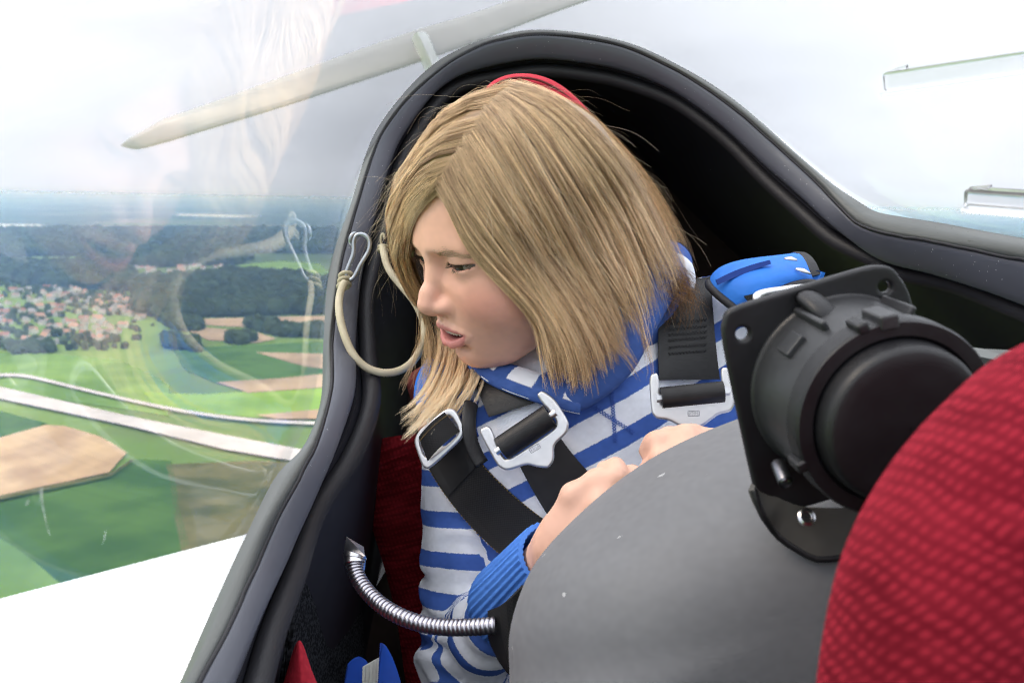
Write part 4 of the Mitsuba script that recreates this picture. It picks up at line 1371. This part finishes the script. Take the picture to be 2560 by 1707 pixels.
def smooth_poly(pts, k=6):
    """a closed outline with its corners rounded"""
    p = np.asarray(pts, float)
    out = []
    n = len(p)
    for i in range(n):
        a, b, c = p[i - 1], p[i], p[(i + 1) % n]
        for t in np.linspace(0, 1, k):
            q0, q1 = b + (a - b) * .32, b + (c - b) * .32
            out.append((1 - t) ** 2 * q0 + 2 * t * (1 - t) * b + t * t * q1)
    return np.array(out)


tag('harness', 'black webbing shoulder harness with cast silver buckles worn over the hoodie', 'harness')
# right shoulder (left in the picture): strap down to the buckle, and on below it
g1 = ribbon([(1175, 925), (1198, 985), (1222, 1042)], [(1268, 925), (1312, 968), (1350, 1003)], .0075, other=.765)
add_strap('harness__strap', g1, 'mat_webbing_plain')
g2 = ribbon([(1292, 1150), (1330, 1222), (1372, 1292)], [(1395, 1085), (1440, 1145), (1492, 1200)], .0045)
add_strap('harness__strap', g2, 'mat_webbing_plain')
plA = Plane(1308, 1085, .722, (-.18, .10, 1), (.87, .5, 0))
fa = cast_plate(plA, smooth_poly([(1196, 1074), (1226, 1062), (1252, 1132), (1268, 1152), (1388, 1072), (1392, 1050), (1340, 988), (1356, 975), (1388, 998), (1424, 1056), (1418, 1082), (1385, 1112), (1386, 1150), (1372, 1170), (1345, 1168), (1318, 1160), (1268, 1177), (1246, 1166), (1222, 1124)]), [], .0045, .0018)
add('harness__buckle', fa, 'mat_cast', True, label='cast silver buckle with a pointed tongue on the right chest')
ba, bb = plA.at(1242, 1130, .0022), plA.at(1390, 1030, .0022)
add('harness__buckle__bar', tube(np.array([ba, bb]), .0030, 16), 'mat_steel', 40)
rl = np.array([ba * (1 - t) + bb * t for t in np.linspace(.09, .91, 14)])
add('harness__buckle__webbing_roll', tube(rl, .0098, 28, squash=.85, ref=[0, 0, 1]), 'mat_webbing_plain', 40, label='black webbing wound round the bar')
st = moved(cat(man(rbox((.0085, .0040, .0005), .0002, 3))), np.eye(4))


def stamp(key, pl, u, v, txt, h, ang):
    """digits stamped in a small raised frame on the metal"""
    x = pl.x * math.cos(ang) + pl.y * math.sin(ang)
    y = np.cross(pl.n, x)
    tmesh = meshkit.text_mesh(txt, h, .0004)
    w = tmesh.bounds[1, 0] - tmesh.bounds[0, 0]
    tmesh.apply_translation([-w / 2, -h / 2, 0])
    m = np.eye(4)
    m[:3, 0], m[:3, 1], m[:3, 2], m[:3, 3] = x, y, pl.n, pl.at(u, v, .0021)
    add(key + '__stamp', moved(tmesh, m), 'mat_dark_steel', False)
    fw, fh = w / 2 + .0008, h / 2 + .0008
    fr = []
    for a, b in (((-fw, -fh), (fw, -fh)), ((fw, -fh), (fw, fh)), ((fw, fh), (-fw, fh)), ((-fw, fh), (-fw, -fh))):
        fr.append(tube(np.array([(*a, .0002), (*b, .0002)]), .00025, 6))
    add(key + '__stamp_frame', moved(cat(*fr), m), 'mat_dark_steel', True)


stamp('harness__buckle', plA, 1338, 1120, 'FB16', .0022, math.radians(0))
# adjuster beside it
plB = Plane(1098, 1093, .738, (-.22, .12, 1), (.9, .4, 0))
fb = cast_plate(plB, smooth_poly([(1030, 1090), (1130, 1008), (1172, 1082), (1074, 1174), (1056, 1166)]), [smooth_poly([(1046, 1092), (1124, 1030), (1154, 1082), (1066, 1152)], 4)], .0042, .0018)
add('harness__adjuster', fb, 'mat_cast', True, label='plain rectangular silver adjuster at the shoulder')
gb = ribbon([(1100, 985), (1040, 1085), (1066, 1158)], [(1140, 1005), (1140, 1062), (1150, 1085)], .0, n=24, depth=lambda u, v: .7355 - .008 * max(0, math.sin((v - 1010) / 150 * math.pi)))
gb = ribbon([(1112, 1030), (1080, 1060), (1048, 1092)], [(1150, 1078), (1112, 1112), (1070, 1152)], 0, n=24, depth=lambda u, v: .733)
nb = plB.n
gb = gb + nb * (.006 * np.sin(np.linspace(.15, 2.9, 24)))[:, None, None]
add_strap('harness__strap', gb)
edge_stitch('harness__stitching', gb, 1)
g3 = ribbon([(1066, 1160), (1110, 1232), (1180, 1318), (1262, 1395)], [(1158, 1085), (1196, 1148), (1272, 1228), (1362, 1300)], .0050, n=60)
add_strap('harness__strap', g3, label='ribbed black webbing strap with gold edge stitching')
edge_stitch('harness__stitching', g3, 0)
edge_stitch('harness__stitching', g3, 6)
g3b = ribbon([(1074, 1165), (1098, 1208), (1120, 1240)], [(1156, 1100), (1180, 1138), (1186, 1170)], .0075, n=20)
add_strap('harness__strap', g3b, 'mat_webbing_plain')
dk = spl(PP([(1178, 1010, .742), (1172, 1060, .730), (1180, 1110, .728), (1205, 1160, .727)]), 24)
add('harness__strap_keeper', tube(dk, .0062, 14, squash=.5), 'mat_webbing_plain', True)
# left shoulder (right in the picture)
g4 = ribbon([(1652, 712), (1646, 830), (1648, 950)], [(1778, 690), (1786, 820), (1800, 948)], .0085, n=40, other=.76)
add_strap('harness__strap', g4, 'mat_webbing_plain', label='broad black strap with zigzag stitching')
zz = []
for v0 in (806, 822, 836, 850, 868, 884):
    pts = np.array([(1672 + i * 4.3, v0 - i * .35 + (3.2 if i % 2 else -3.2)) for i in range(23)])
    zz.append(tube(np.array([P(u, v, cd(u, v, .0103, .76)) for u, v in pts]), .00042, 5))
pts = [(1672, 850), (1768, 884), (1672, 888), (1768, 842)]
add('harness__stitching', cat(*zz), 'mat_webbing_plain', True, kind='stuff', label='zigzag stitching across the strap')
plC = Plane(1735, 1005, .712, (-.05, .16, 1), (1, .05, 0))
fc_ = cast_plate(plC, smooth_poly([(1622, 938), (1646, 930), (1652, 1012), (1668, 1014), (1806, 1000), (1808, 990), (1800, 920), (1822, 918), (1838, 1010), (1826, 1030), (1795, 1036), (1770, 1056), (1736, 1076), (1715, 1074), (1672, 1050), (1640, 1046), (1628, 1030)]), [], .0045, .0018)
add('harness__buckle', fc_, 'mat_cast', True, label='cast silver buckle on the left chest')
k = 'harness__buckle_001'
ba, bb = plC.at(1640, 996, .0022), plC.at(1822, 978, .0022)
add(k + '__bar', tube(np.array([ba, bb]), .0034, 6), 'mat_steel', 30)
rl = np.array([ba * (1 - t) + bb * t for t in np.linspace(.07, .92, 14)])
add(k + '__webbing_roll', tube(rl, .0082, 28, squash=.9, ref=[0, 0, 1]), 'mat_webbing_plain', 40)
stamp(k, plC, 1733, 1034, 'FB16', .0022, math.radians(180))

# parachute harness pads
mat('mat_pad', lambda p, n, uv: mix((0.020, 0.14, 0.55), (0.030, 0.20, 0.70), fbm(p.x * 40, p.y * 40, p.z * 40)), 0.6, 0.3, sheen=0.3, bump=lambda p, n, uv: 0.0006 * fbm(p.x * 120, p.y * 120, p.z * 120))
mat('mat_pad_dark', (0.015, 0.05, 0.26), 0.6, 0.3)
tag('parachute_pad', 'bright blue shoulder pad with black edging and silver clips behind the black instrument', 'shoulder pad')
gp = np.array([[P(1772, 705, .800), P(1800, 668, .800), P(1880, 645, .802), (P(1985, 632, .81))], [P(1790, 735, .776), P(1840, 690, .770), P(1920, 665, .772), P(2015, 655, .785)], [P(1835, 772, .766), P(1880, 722, .758), P(1950, 690, .760), P(2030, 690, .775)], [P(1860, 800, .775), P(1910, 752, .762), P(1980, 715, .765), P(2050, 715, .785)]])


def densify(g, n, m):
    g = np.array([spl(r, m) for r in g])
    return np.array([spl(g[:, j], n) for j in range(m)]).transpose(1, 0, 2)


gp = densify(gp, 24, 30)
add('parachute_pad__cover', shell(gp, -.012), 'mat_pad', 50)
add('parachute_pad__piping', tube(np.vstack([gp[-1] + np.array([0, 0, .002])]), .0036, 10), 'mat_rubber', True)
add('parachute_pad__piping', tube(gp[:, 0] + np.array([0, 0, .002]), .0034, 10), 'mat_rubber', True)
gq = densify(np.array([[P(1982, 628, .812), P(2010, 630, .815)], [P(2014, 655, .786), P(2036, 650, .792)], [P(2030, 690, .776), P(2052, 685, .782)]]), 14, 6)
add('parachute_pad__end_binding', shell(gq, -.010), 'mat_rubber', 50)
gf = ribbon([(1790, 700), (1850, 672), (1925, 650)], [(1796, 712), (1856, 686), (1928, 660)], .0, n=24, m=4, depth=lambda u, v: .768)
add('parachute_pad__flap', shell(gf, .003), 'mat_pad_dark', 40, label='darker blue sewn flap')
for (a, b) in (((1962, 646), (1992, 650)), ((1990, 672), (2026, 684))):
    add('parachute_pad__clip', tube(np.array([P(*a, .768), P((a[0] + b[0]) / 2, (a[1] + b[1]) / 2 - 2, .763), P(*b, .768)]), [.0012, .0022, .0010], 10, squash=.5), 'mat_steel', True)
plD = Plane(1960, 745, .752, (-.1, .45, 1), (1, .1, 0))
fd = cast_plate(plD, smooth_poly([(1876, 726), (2034, 706), (2050, 770), (1890, 786)]), [smooth_poly([(1898, 738), (2020, 722), (2030, 760), (1906, 774)], 4)], .0042, .0018)
add('parachute_pad__adjuster', fd, 'mat_cast', True, label='rectangular silver adjuster under the blue pad')
gw = ribbon([(1860, 740), (1900, 790)], [(2040, 700), (2060, 770)], 0, n=10, depth=lambda u, v: .757)
add_strap('parachute_pad__strap', gw)
tag('parachute_pad_001', 'bright blue shoulder pad half hidden by the pale hair below the chin', 'shoulder pad')
gp = densify(np.array([[P(1075, 900, .87), P(1100, 905, .80), P(1140, 930, .79), P(1180, 960, .775)], [P(1048, 955, .86), P(1060, 950, .785), P(1092, 985, .770), P(1130, 1010, .760)], [P(1040, 1015, .85), P(1042, 1010, .775), P(1062, 1040, .762), P(1090, 1060, .752)]]), 20, 20)
add('parachute_pad_001__cover', shell(gp, -.012), 'mat_pad', 50)
add('parachute_pad_001__piping', tube(gp[:, 0] + np.array([0, 0, .001]), .003, 10), 'mat_rubber', True)
gk = ribbon([(1150, 1000), (1160, 1060), (1172, 1110)], [(1196, 1000), (1188, 1050), (1196, 1090)], .003, n=14)
add_strap('parachute_pad_001__strap', gk, 'mat_pad_dark')
# ------------------------------------------------------------------ seats, hood, instrument and the small things of the cabin
def waffle(c0, c1, sx, sy):
    def fn(p, n, uv):
        s = (0.5 + 0.5 * dr.sin(uv.x * sx)) * (0.5 + 0.5 * dr.sin(uv.y * sy))
        a = fbm(p.x * 200, p.y * 200, p.z * 200)
        b = fbm(uv.x * 60, uv.y * 420, 0.0)
        return mix(c0, c1, dr.clip(s * 0.6 + (a - 0.5) * 0.6 + (b - 0.4) * 1.3, 0, 1))
    return fn


def waffle_bump(sx, sy, h):
    def fn(p, n, uv):
        return h * ((0.5 + 0.5 * dr.sin(uv.x * sx)) * (0.5 + 0.5 * dr.sin(uv.y * sy)) + 0.6 * fbm(p.x * 300, p.y * 300, p.z * 300))
    return fn




def front_weave(p, n, uv):
    wx = uv.x + 0.0050 * fbm(uv.x * 90, uv.y * 90, 1.0)
    wy = uv.y + 0.0034 * fbm(uv.x * 90, uv.y * 90, 4.0)
    s = (0.5 + 0.5 * dr.sin(wx * 1350)) * (0.5 + 0.5 * dr.sin(wy * 2200))
    return s * (0.35 + 1.1 * noise(uv.x * 300, uv.y * 220, 2.0)) + 0.6 * fbm(uv.x * 160, uv.y * 90, 7.0)


mat('mat_red_front', lambda p, n, uv: mix((0.085, 0.003, 0.009), (0.25, 0.016, 0.030), dr.clip(front_weave(p, n, uv) * 1.05, 0, 1)), 0.95, 0.05, sheen=0.1, bump=lambda p, n, uv: 0.0003 * front_weave(p, n, uv))
mat('mat_red_seat', waffle((0.12, 0.004, 0.008), (0.33, 0.018, 0.028), 1500, 1250), 0.9, 0.1, sheen=0.4, bump=waffle_bump(1500, 1250, 0.0008))
mat('mat_red_plain', lambda p, n, uv: mix((0.30, 0.010, 0.025), (0.52, 0.035, 0.055), fbm(p.x * 240, p.y * 240, p.z * 240)), 0.85, 0.15, sheen=0.4, bump=lambda p, n, uv: 0.0005 * noise(p.x * 700, p.y * 700, p.z * 700))
mat('mat_maroon', (0.14, 0.030, 0.030), 0.75, 0.2, sheen=0.3, bump=lambda p, n, uv: 0.0008 * fbm(p.x * 200, p.y * 200, p.z * 200))


def cushion(outline, d_edge, d_mid, thick, n=90, rings=26, power=.5, center=None):
    """a stuffed pad: its outline as seen (cabin depths d_edge), bulging towards the viewer to d_mid, flat behind; returns mesh and uv"""
    o = np.array(outline, float)
    o = np.vstack([o, o[:1]])
    t = np.r_[0, np.cumsum(np.linalg.norm(np.diff(o[:, :2], axis=0), axis=1))]
    cs = CubicSpline(t, o, bc_type='periodic') if len(o) > 6 else None
    q = cs(np.linspace(0, t[-1], n, endpoint=False))
    c = q[:, :2].mean(0) if center is None else np.asarray(center, float)
    de = q[:, 2] if q.shape[1] > 2 else np.full(n, d_edge)
    rows = []
    for s in np.linspace(0, 1, rings):
        k = 1 - s ** 2.2 if False else (1 - s)
        bulge = (1 - k ** 2.6) ** power
        uvp = c + (q[:, :2] - c) * k
        dd = de + (d_mid - de) * bulge
        rows.append([P(u, v, d) for (u, v), d in zip(uvp, dd)])
    front = np.array(rows)
    back = np.array([[P(c[0] + (a[0] - c[0]) * k, c[1] + (a[1] - c[1]) * k, d + thick * b) for a, d in zip(q[:, :2], de)] for k, b in ((.99, .25), (.96, .6), (.85, 1.0), (.5, 1.05), (.0, 1.05))])
    g = np.concatenate([back[::-1], front])
    m = grid(g, True)
    m.fix_normals()
    return m, g


# rear seat: back rest and head rest
tag('rear_seat', 'dark red corduroy seat behind the child with a red head rest', 'seat')
m_, g_ = cushion([(930, 1105), (1000, 1088), (1300, 1040), (1700, 920), (2000, 900), (2150, 1100), (2250, 1600), (2200, 1900), (1400, 2000), (1080, 1900), (1000, 1600), (940, 1350)], .960, .93, .08, n=110)
vv = np.array(m_.vertices)
uvs = np.c_[(vv @ PORT), (vv @ UP)]
add('rear_seat__backrest', m_, 'mat_red_seat', True, uv=uvs, label='dark red ribbed backrest')
m_, g_ = cushion([(1200, 255), (1222, 212), (1262, 190), (1305, 184), (1358, 192), (1415, 222), (1470, 275), (1510, 330), (1515, 420), (1440, 480), (1320, 470), (1230, 380)], .955, .925, .05)
add('rear_seat__headrest', m_, 'mat_red_plain', True, label='bright red headrest top above the hair')
sew = spl(PP([(1226, 222, .944), (1262, 201, .935), (1305, 195, .934), (1354, 204, .936), (1408, 234, .940), (1460, 284, .944)]), 60)
add('rear_seat__headrest__seam', tube(sew, .0012, 8), 'mat_maroon', True)

# grey hood over the rear instruments
HO = [(1205, 1960), (1250, 1800), (1273, 1707), (1272, 1600), (1290, 1513), (1333, 1415), (1415, 1317), (1524, 1219), (1633, 1143), (1741, 1088), (1850, 1045), (1980, 1000), (2150, 945), (2330, 915), (2480, 905), (2650, 960), (2780, 1100), (2850, 1400), (2800, 1800), (2500, 2050), (1800, 2100), (1400, 2060)]
ho = np.array(HO, float)
dh = np.interp(np.arctan2(ho[:, 1] - 1500, ho[:, 0] - 1950), [-np.pi, -2.4, -1.6, -.6, .3, 1.4, 2.4, np.pi], [.545, .580, .595, .585, .545, .50, .51, .545])
mat('mat_hood', lambda p, n, uv: mix((0.135, 0.138, 0.150), (0.158, 0.161, 0.172), fbm(p.x * 30, p.y * 30, p.z * 30, octaves=4)) * (0.95 + 0.10 * noise(p.x * 260, p.y * 260, p.z * 260)) + mi.Color3f(0.22) * smoothstep(0.945, 0.97, noise(p.x * 130, p.y * 200, p.z * 130)),
    lambda p, n, uv: 0.55 + 0.15 * fbm(p.x * 40, p.y * 40, p.z * 40), 0.35, bump=lambda p, n, uv: 0.00012 * noise(p.x * 800, p.y * 800, p.z * 800) + 0.0004 * fbm(p.x * 14, p.y * 14, p.z * 14))
m_, g_ = cushion(np.c_[ho, dh].tolist(), .55, .440, .05, n=160, rings=40, power=.62, center=(2000, 1560))
add('glider__instrument_hood', m_, 'mat_hood', True, label='smooth grey rubber covered hood of the rear instrument panel')
hood_depth = surf_depth(np.array(m_.vertices)[5 * 160:])

# black instrument housing on a square flange
tag('instrument', 'round black instrument housing with a square flange standing on the grey hood', 'instrument')
mat('mat_black', lambda p, n, uv: mix((0.005, 0.005, 0.007), (0.011, 0.011, 0.014), fbm(p.x * 60, p.y * 60, p.z * 60)), lambda p, n, uv: 0.38 + 0.2 * fbm(p.x * 90, p.y * 90, p.z * 90), 0.5, bump=lambda p, n, uv: 0.00006 * noise(p.x * 1500, p.y * 1500, p.z * 1500))
mat('mat_grey_black', lambda p, n, uv: mix((0.016, 0.017, 0.020), (0.032, 0.033, 0.037), fbm(p.x * 45, p.y * 45, p.z * 45)), 0.42, 0.5, bump=lambda p, n, uv: 0.00008 * noise(p.x * 1200, p.y * 1200, p.z * 1200))
c1, c2 = P(2098, 960, .432), P(2244, 1052, .378)
axd = unit(c2 - c1)
plF = Plane(2072, 962, .432, axd, P(2200, 668, .43) - P(1830, 778, .43))
flange = cast_plate(plF, smooth_poly([(1800, 832), (1812, 778), (1850, 760), (2170, 662), (2225, 664), (2262, 712), (2290, 800), (2360, 1110), (2330, 1165), (1960, 1280), (1905, 1270), (1885, 1230)], 5),
                    [[(1853 + 17 * math.cos(a), 832 + 17 * math.sin(a)) for a in np.arange(20) * math.pi / 10], [(2207 + 16 * math.cos(a), 716 + 15 * math.sin(a)) for a in np.arange(20) * math.pi / 10]], .0052, .0016, h=.0008)
add('instrument__flange', flange, 'mat_black', True, label='square black flange with a hole in each corner')


def lathe(prof, a, b, n=72):
    """a turned shape: prof (along, radius) on the axis from a to b"""
    z = unit(b - a)
    x = unit(np.cross(z, [0.2, 0.9, 0.1]))
    y = np.cross(z, x)
    ang = np.arange(n) * 2 * np.pi / n
    g = np.array([a + z * s + r * (np.cos(ang)[:, None] * x + np.sin(ang)[:, None] * y) for s, r in prof])
    m = grid(g, True)
    m.fix_normals()
    return m


Rb = 228 / FPX * .432
Lb = np.linalg.norm(c2 - c1)
add('instrument__barrel', lathe([(-.002, Rb * .9), (-.002, Rb * 1.02), (.004, Rb * 1.02), (.006, Rb * .985), (Lb * .80, Rb * .955), (Lb * .82, Rb * .93)], c1, c2), 'mat_grey_black', 35, label='dark grey cylindrical barrel')
add('instrument__ring', lathe([(Lb * .78, Rb * .90), (Lb * .79, Rb * .985), (Lb * .81, Rb * 1.0), (Lb * .97, Rb * .99), (Lb * 1.0, Rb * .97), (Lb * 1.0, Rb * .84), (Lb * .95, Rb * .80)], c1, c2), 'mat_black', 35)
add('instrument__cap', lathe([(Lb * .90, Rb * .82), (Lb * 1.0, Rb * .80), (Lb * 1.10, Rb * .785), (Lb * 1.15, Rb * .765), (Lb * 1.175, Rb * .72), (Lb * 1.185, Rb * .60), (Lb * 1.188, 0.0005)], c1, c2), 'mat_black', 40, label='smooth domed black cap')
zx = unit(np.cross(axd, np.cross(np.array([0, 1.0, 0]), axd)))
zs = unit(np.cross(axd, zx))
for a, sz in ((-2.05, .0026), (-.45, .0026), (1.1, .0026), (2.6, .0026)):
    dirv = zx * math.cos(a) - zs * math.sin(a)
    o = c1 + axd * Lb * .9 + dirv * Rb * 1.0
    add('instrument__screw', moved(man(rbox((sz * 2, sz * 2, .012), .0014, 3)), frame_of(o, dirv, np.cross(axd, dirv))), 'mat_black', 40)
# clip on top of the ring, raised pad and ribs of the barrel
for a, l0, l1, w, h_, nm in ((-.20, .70, 1.02, .0080, .0032, 'clip'), (-.95, .30, .52, .011, .0018, 'boss'), (-.62, .06, .62, .0030, .0034, 'rib'), (.35, .06, .55, .0030, .0036, 'rib')):
    dirv = zx * math.cos(a) - zs * math.sin(a)
    o = c1 + axd * Lb * (l0 + l1) / 2 + dirv * Rb * .985
    add('instrument__' + nm, moved(man(rbox((h_ * 2, w, Lb * (l1 - l0)), min(.0012, h_ * .5), 3)), frame_of(o, dirv, np.cross(axd, dirv))), 'mat_grey_black', 40)
hk = spl(np.array([plF.at(2010, 740, .004), plF.at(2030, 770, .016), plF.at(2050, 800, .010)]), 14)
add('instrument__hook', tube(hk, .0068, 12, squash=.6), 'mat_black', True)
foot = [(1885, 1225), (1935, 1330), (1990, 1372), (2050, 1398), (2110, 1392), (2200, 1330), (2330, 1180)]
fl_ = np.array([[P(u, v, min(hood_depth(u, v, .44) - .004, .440)) for u, v in spl(np.array(foot, float), 24, True)], [P(u, v, .440) for u, v in spl(np.array([(1890, 1200), (1960, 1250), (2030, 1270), (2100, 1270), (2180, 1240), (2250, 1190), (2330, 1150)], float), 24, True)]])
fl_ = np.array([fl_[0] * (1 - t) + fl_[1] * t for t in np.linspace(0, 1, 8)])
mat('mat_foot', lambda p, n, uv: mix((0.060, 0.058, 0.054), (0.085, 0.083, 0.078), fbm(p.x * 60, p.y * 60, p.z * 60)), 0.5, 0.4)
add('instrument__foot', shell(fl_, .003), 'mat_foot', 50, label='dull grey foot plate screwed to the hood')
sc = P(2015, 1293, min(hood_depth(2015, 1293, .44) - .004, .440) - .004)
add('instrument__foot__rim', tube(fl_[0], .0016, 8), 'mat_black', True)
add('instrument__foot__screw', moved(lathe([(0, .0005), (0, .0044), (.0012, .0042), (.0020, .0030), (.0020, .0024), (.0012, .0022), (.0012, .0003)], np.zeros(3), np.array([0, 0, 1.0]), 28), frame_of(sc, (1, 0, 0), (0, .9, -.4))), 'mat_steel', 30, label='round headed steel screw')
pin = np.array([P(1945, 1160, .425), P(1965, 1205, .415)])
add('instrument__pin', tube(pin, .0035, 14), 'mat_dark_steel', True)

# front seat head rest, close to the lens
FR = [(2770, 800), (2660, 815), (2560, 858), (2480, 900), (2405, 962), (2310, 1055), (2215, 1172), (2140, 1300), (2090, 1430), (2058, 1580), (2040, 1707), (2030, 1900), (2100, 2250), (2500, 2450), (3000, 2300), (3200, 1700), (3100, 1050), (2900, 830)]
m_, g_ = cushion(FR, .285, .215, .05, n=140, rings=40, power=.55)
tag('front_headrest', 'bright red ribbed headrest of the front seat, close and blurred at the right edge', 'headrest')
vv = np.array(m_.vertices)
hn = unit(P(2520, 1500, 1.0))
h1 = unit(np.array([-.50, -.86, 0]) - hn * (hn @ np.array([-.50, -.86, 0])))
h2 = unit(np.array([.66, -.75, 0]) - hn * (hn @ np.array([.66, -.75, 0])))
add('front_headrest', m_, 'mat_red_front', True, uv=np.c_[vv @ h1, vv @ h2])

# grey piece of trim beside the instrument
tr_ = np.array([[P(2405, 890, .50), P(2450, 896, .50), P(2600, 900, .50)], [P(2420, 912, .49), P(2460, 920, .49), P(2600, 940, .49)]])
add('glider__hood_trim', shell(tr_, .006), 'mat_lip', False, label='small light grey trim strip behind the instrument')

# metal gooseneck hose from the cabin side
tag('gooseneck_hose', 'ribbed silver flexible metal hose curving from the cabin side to a black webbing sleeve', 'hose')
gp_ = spl(PP([(890, 1385, .640), (887, 1418, .636), (903, 1458, .630), (936, 1497, .622), (980, 1529, .614), (1045, 1556, .606), (1110, 1567, .600), (1175, 1567, .594), (1240, 1562, .590)]), 460)
L_ = np.linalg.norm(np.diff(gp_, axis=0), axis=1).sum()
NR = 44
ph_ = np.linspace(0, NR, 460) % 1
rad = .0056 * np.where(ph_ < .80, 1 - .07 * (np.abs(ph_ - .40) / .40) ** 3, .80)
mat('mat_hose', (0.47, 0.46, 0.51), 0.33, 0.5, metallic=1.0)
add('gooseneck_hose__tube', tube(gp_, rad, 24), 'mat_hose', 30, label='spiral wound silver tube')
add('gooseneck_hose__collar', tube(gp_[:34], np.interp(np.arange(34), [0, 2, 14, 15, 30, 33], [.0076, .0082, .0082, .0072, .0074, .0062]), 24), 'mat_steel', 30)
br = np.array([[P(866, 1340, .650), P(905, 1372, .650)], [P(862, 1385, .648), P(915, 1390, .640)], [P(868, 1420, .646), P(912, 1425, .638)]])
add('gooseneck_hose__bracket', shell(br, .002), 'mat_steel', False)
gs = ribbon([(1219, 1526), (1219, 1580), (1240, 1640), (1276, 1690)], [(1310, 1462), (1320, 1520), (1330, 1600), (1340, 1690)], 0, n=30, depth=lambda u, v: .598)
gs = gs + np.array([0, 0, 1.0]) * (.010 * np.sin(np.linspace(.0, math.pi, 7)))[None, :, None]
add_strap('gooseneck_hose__sleeve', gs, 'mat_webbing', t=.002, label='black woven sleeve at the end of the hose')

# release cord loop with its snap hook
mat('mat_cord', lambda p, n, uv: mix((0.36, 0.31, 0.20), (0.56, 0.51, 0.38), fbm(p.x * 60, p.y * 60, p.z * 60)), 0.5, 0.4, bump=lambda p, n, uv: 0.0002 * noise(p.x * 1200, p.y * 1200, p.z * 1200))
mat('mat_zinc', (0.40, 0.43, 0.47), 0.38, 0.5, metallic=0.9)
tag('cord_loop', 'cream cord loop hanging from a small steel snap hook at the canopy frame', 'cord')
lp = spl(PP([(862, 705, .850), (850, 735, .838), (848, 780, .820), (862, 840, .806), (890, 895, .800), (930, 925, .802), (985, 930, .808), (1030, 905, .815), (1056, 860, .822), (1060, 815, .832), (1042, 765, .845), (1008, 720, .862), (976, 680, .880), (962, 645, .895), (956, 615, .905)]), 130)
add('cord_loop__cord', tube(lp, .0035, 14), 'mat_cord', True)
kn = []
for k in range(3):
    a = np.linspace(0, 2 * np.pi, 26)
    o = P(864 - k * 2, 688 + k * 13, .862)
    kn.append(tube(o + np.c_[np.cos(a) * .0052, np.sin(a) * .0022 + np.cos(a) * .0012, np.sin(a) * .0050], .0021, 8, caps=False))
add('cord_loop__knot', cat(*kn), 'mat_cord', True)
kn = []
for k in range(2):
    a = np.linspace(0, 2 * np.pi, 22)
    kn.append(tube(P(958, 618 + k * 9, .907) + np.c_[np.cos(a) * .0044, np.sin(a) * .0016, np.sin(a) * .0044], .0014, 8, caps=False))
kn.append(tube(spl(PP([(958, 615, .907), (952, 600, .905), (956, 585, .904), (962, 598, .903)]), 16), .0012, 8))
add('cord_loop__end_knot', cat(*kn), 'mat_cord', True)
hkp = spl(PP([(866, 690, .858), (872, 664, .858), (884, 630, .858), (884, 606, .858), (892, 588, .858), (912, 588, .858), (924, 604, .858), (920, 630, .858), (902, 660, .858), (886, 690, .858), (874, 700, .858)]), 90)
add('cord_loop__snap_hook', tube(hkp, .0020, 12), 'mat_zinc', True, label='pear shaped steel snap hook')
ey = spl(PP([(884, 612, .862), (876, 600, .858), (882, 586, .858), (894, 590, .862)]), 20)
add('cord_loop__eye', tube(ey, .0020, 10), 'mat_zinc', True)

# small things low on the left
tag('folder', 'blue ring folder with white pages standing open at the cabin side', 'folder')
mat('mat_folder', (0.018, 0.075, 0.42), 0.35, 0.5)
mat('mat_paper', (0.66, 0.68, 0.62), 0.8, 0.2)


def leaf(pts, t):
    return shell(densify(np.array([PP(r) for r in pts]), 8, 8), t)


add('folder__cover', leaf([[(868, 1660, .66), (898, 1640, .665), (924, 1672, .67)], [(850, 1760, .66), (895, 1760, .665), (930, 1760, .67)], [(820, 1900, .66), (880, 1900, .665), (930, 1900, .67)]], .002), 'mat_folder', 40)
add('folder__cover', leaf([[(950, 1606, .645), (954, 1612, .648), (960, 1618, .650)], [(945, 1700, .645), (975, 1690, .648), (1000, 1700, .650)], [(935, 1900, .645), (980, 1900, .648), (1025, 1900, .650)]], .002), 'mat_folder', 40)
for i in range(7):
    u = 888 + i * 9
    add('folder__page', leaf([[(u, 1676 - i * 5, .668 - i * .002), (u + 20, 1664 - i * 5, .672 - i * .002)], [(u - 8, 1900, .666 - i * .002), (u + 24, 1900, .670 - i * .002)]], .0006), 'mat_paper', False)
tag('cushion', 'bright red cushion wedged low between the side wall and the seat', 'cushion')
m_, g_ = cushion([(750, 1600), (768, 1640), (800, 1720), (860, 1900), (760, 1960), (660, 1900), (690, 1760), (722, 1660)], .600, .575, .03)
add('cushion', m_, 'mat_red_plain', True)
tag('cushion_001', 'small maroon padded strap end beside the blue shoulder pad', 'cushion')
m_, g_ = cushion([(1018, 960), (1024, 938), (1060, 912), (1100, 900), (1130, 930), (1110, 1000), (1075, 1030), (1040, 1020), (1024, 990)], .86, .835, .03)
add('cushion_001', m_, 'mat_maroon', True)
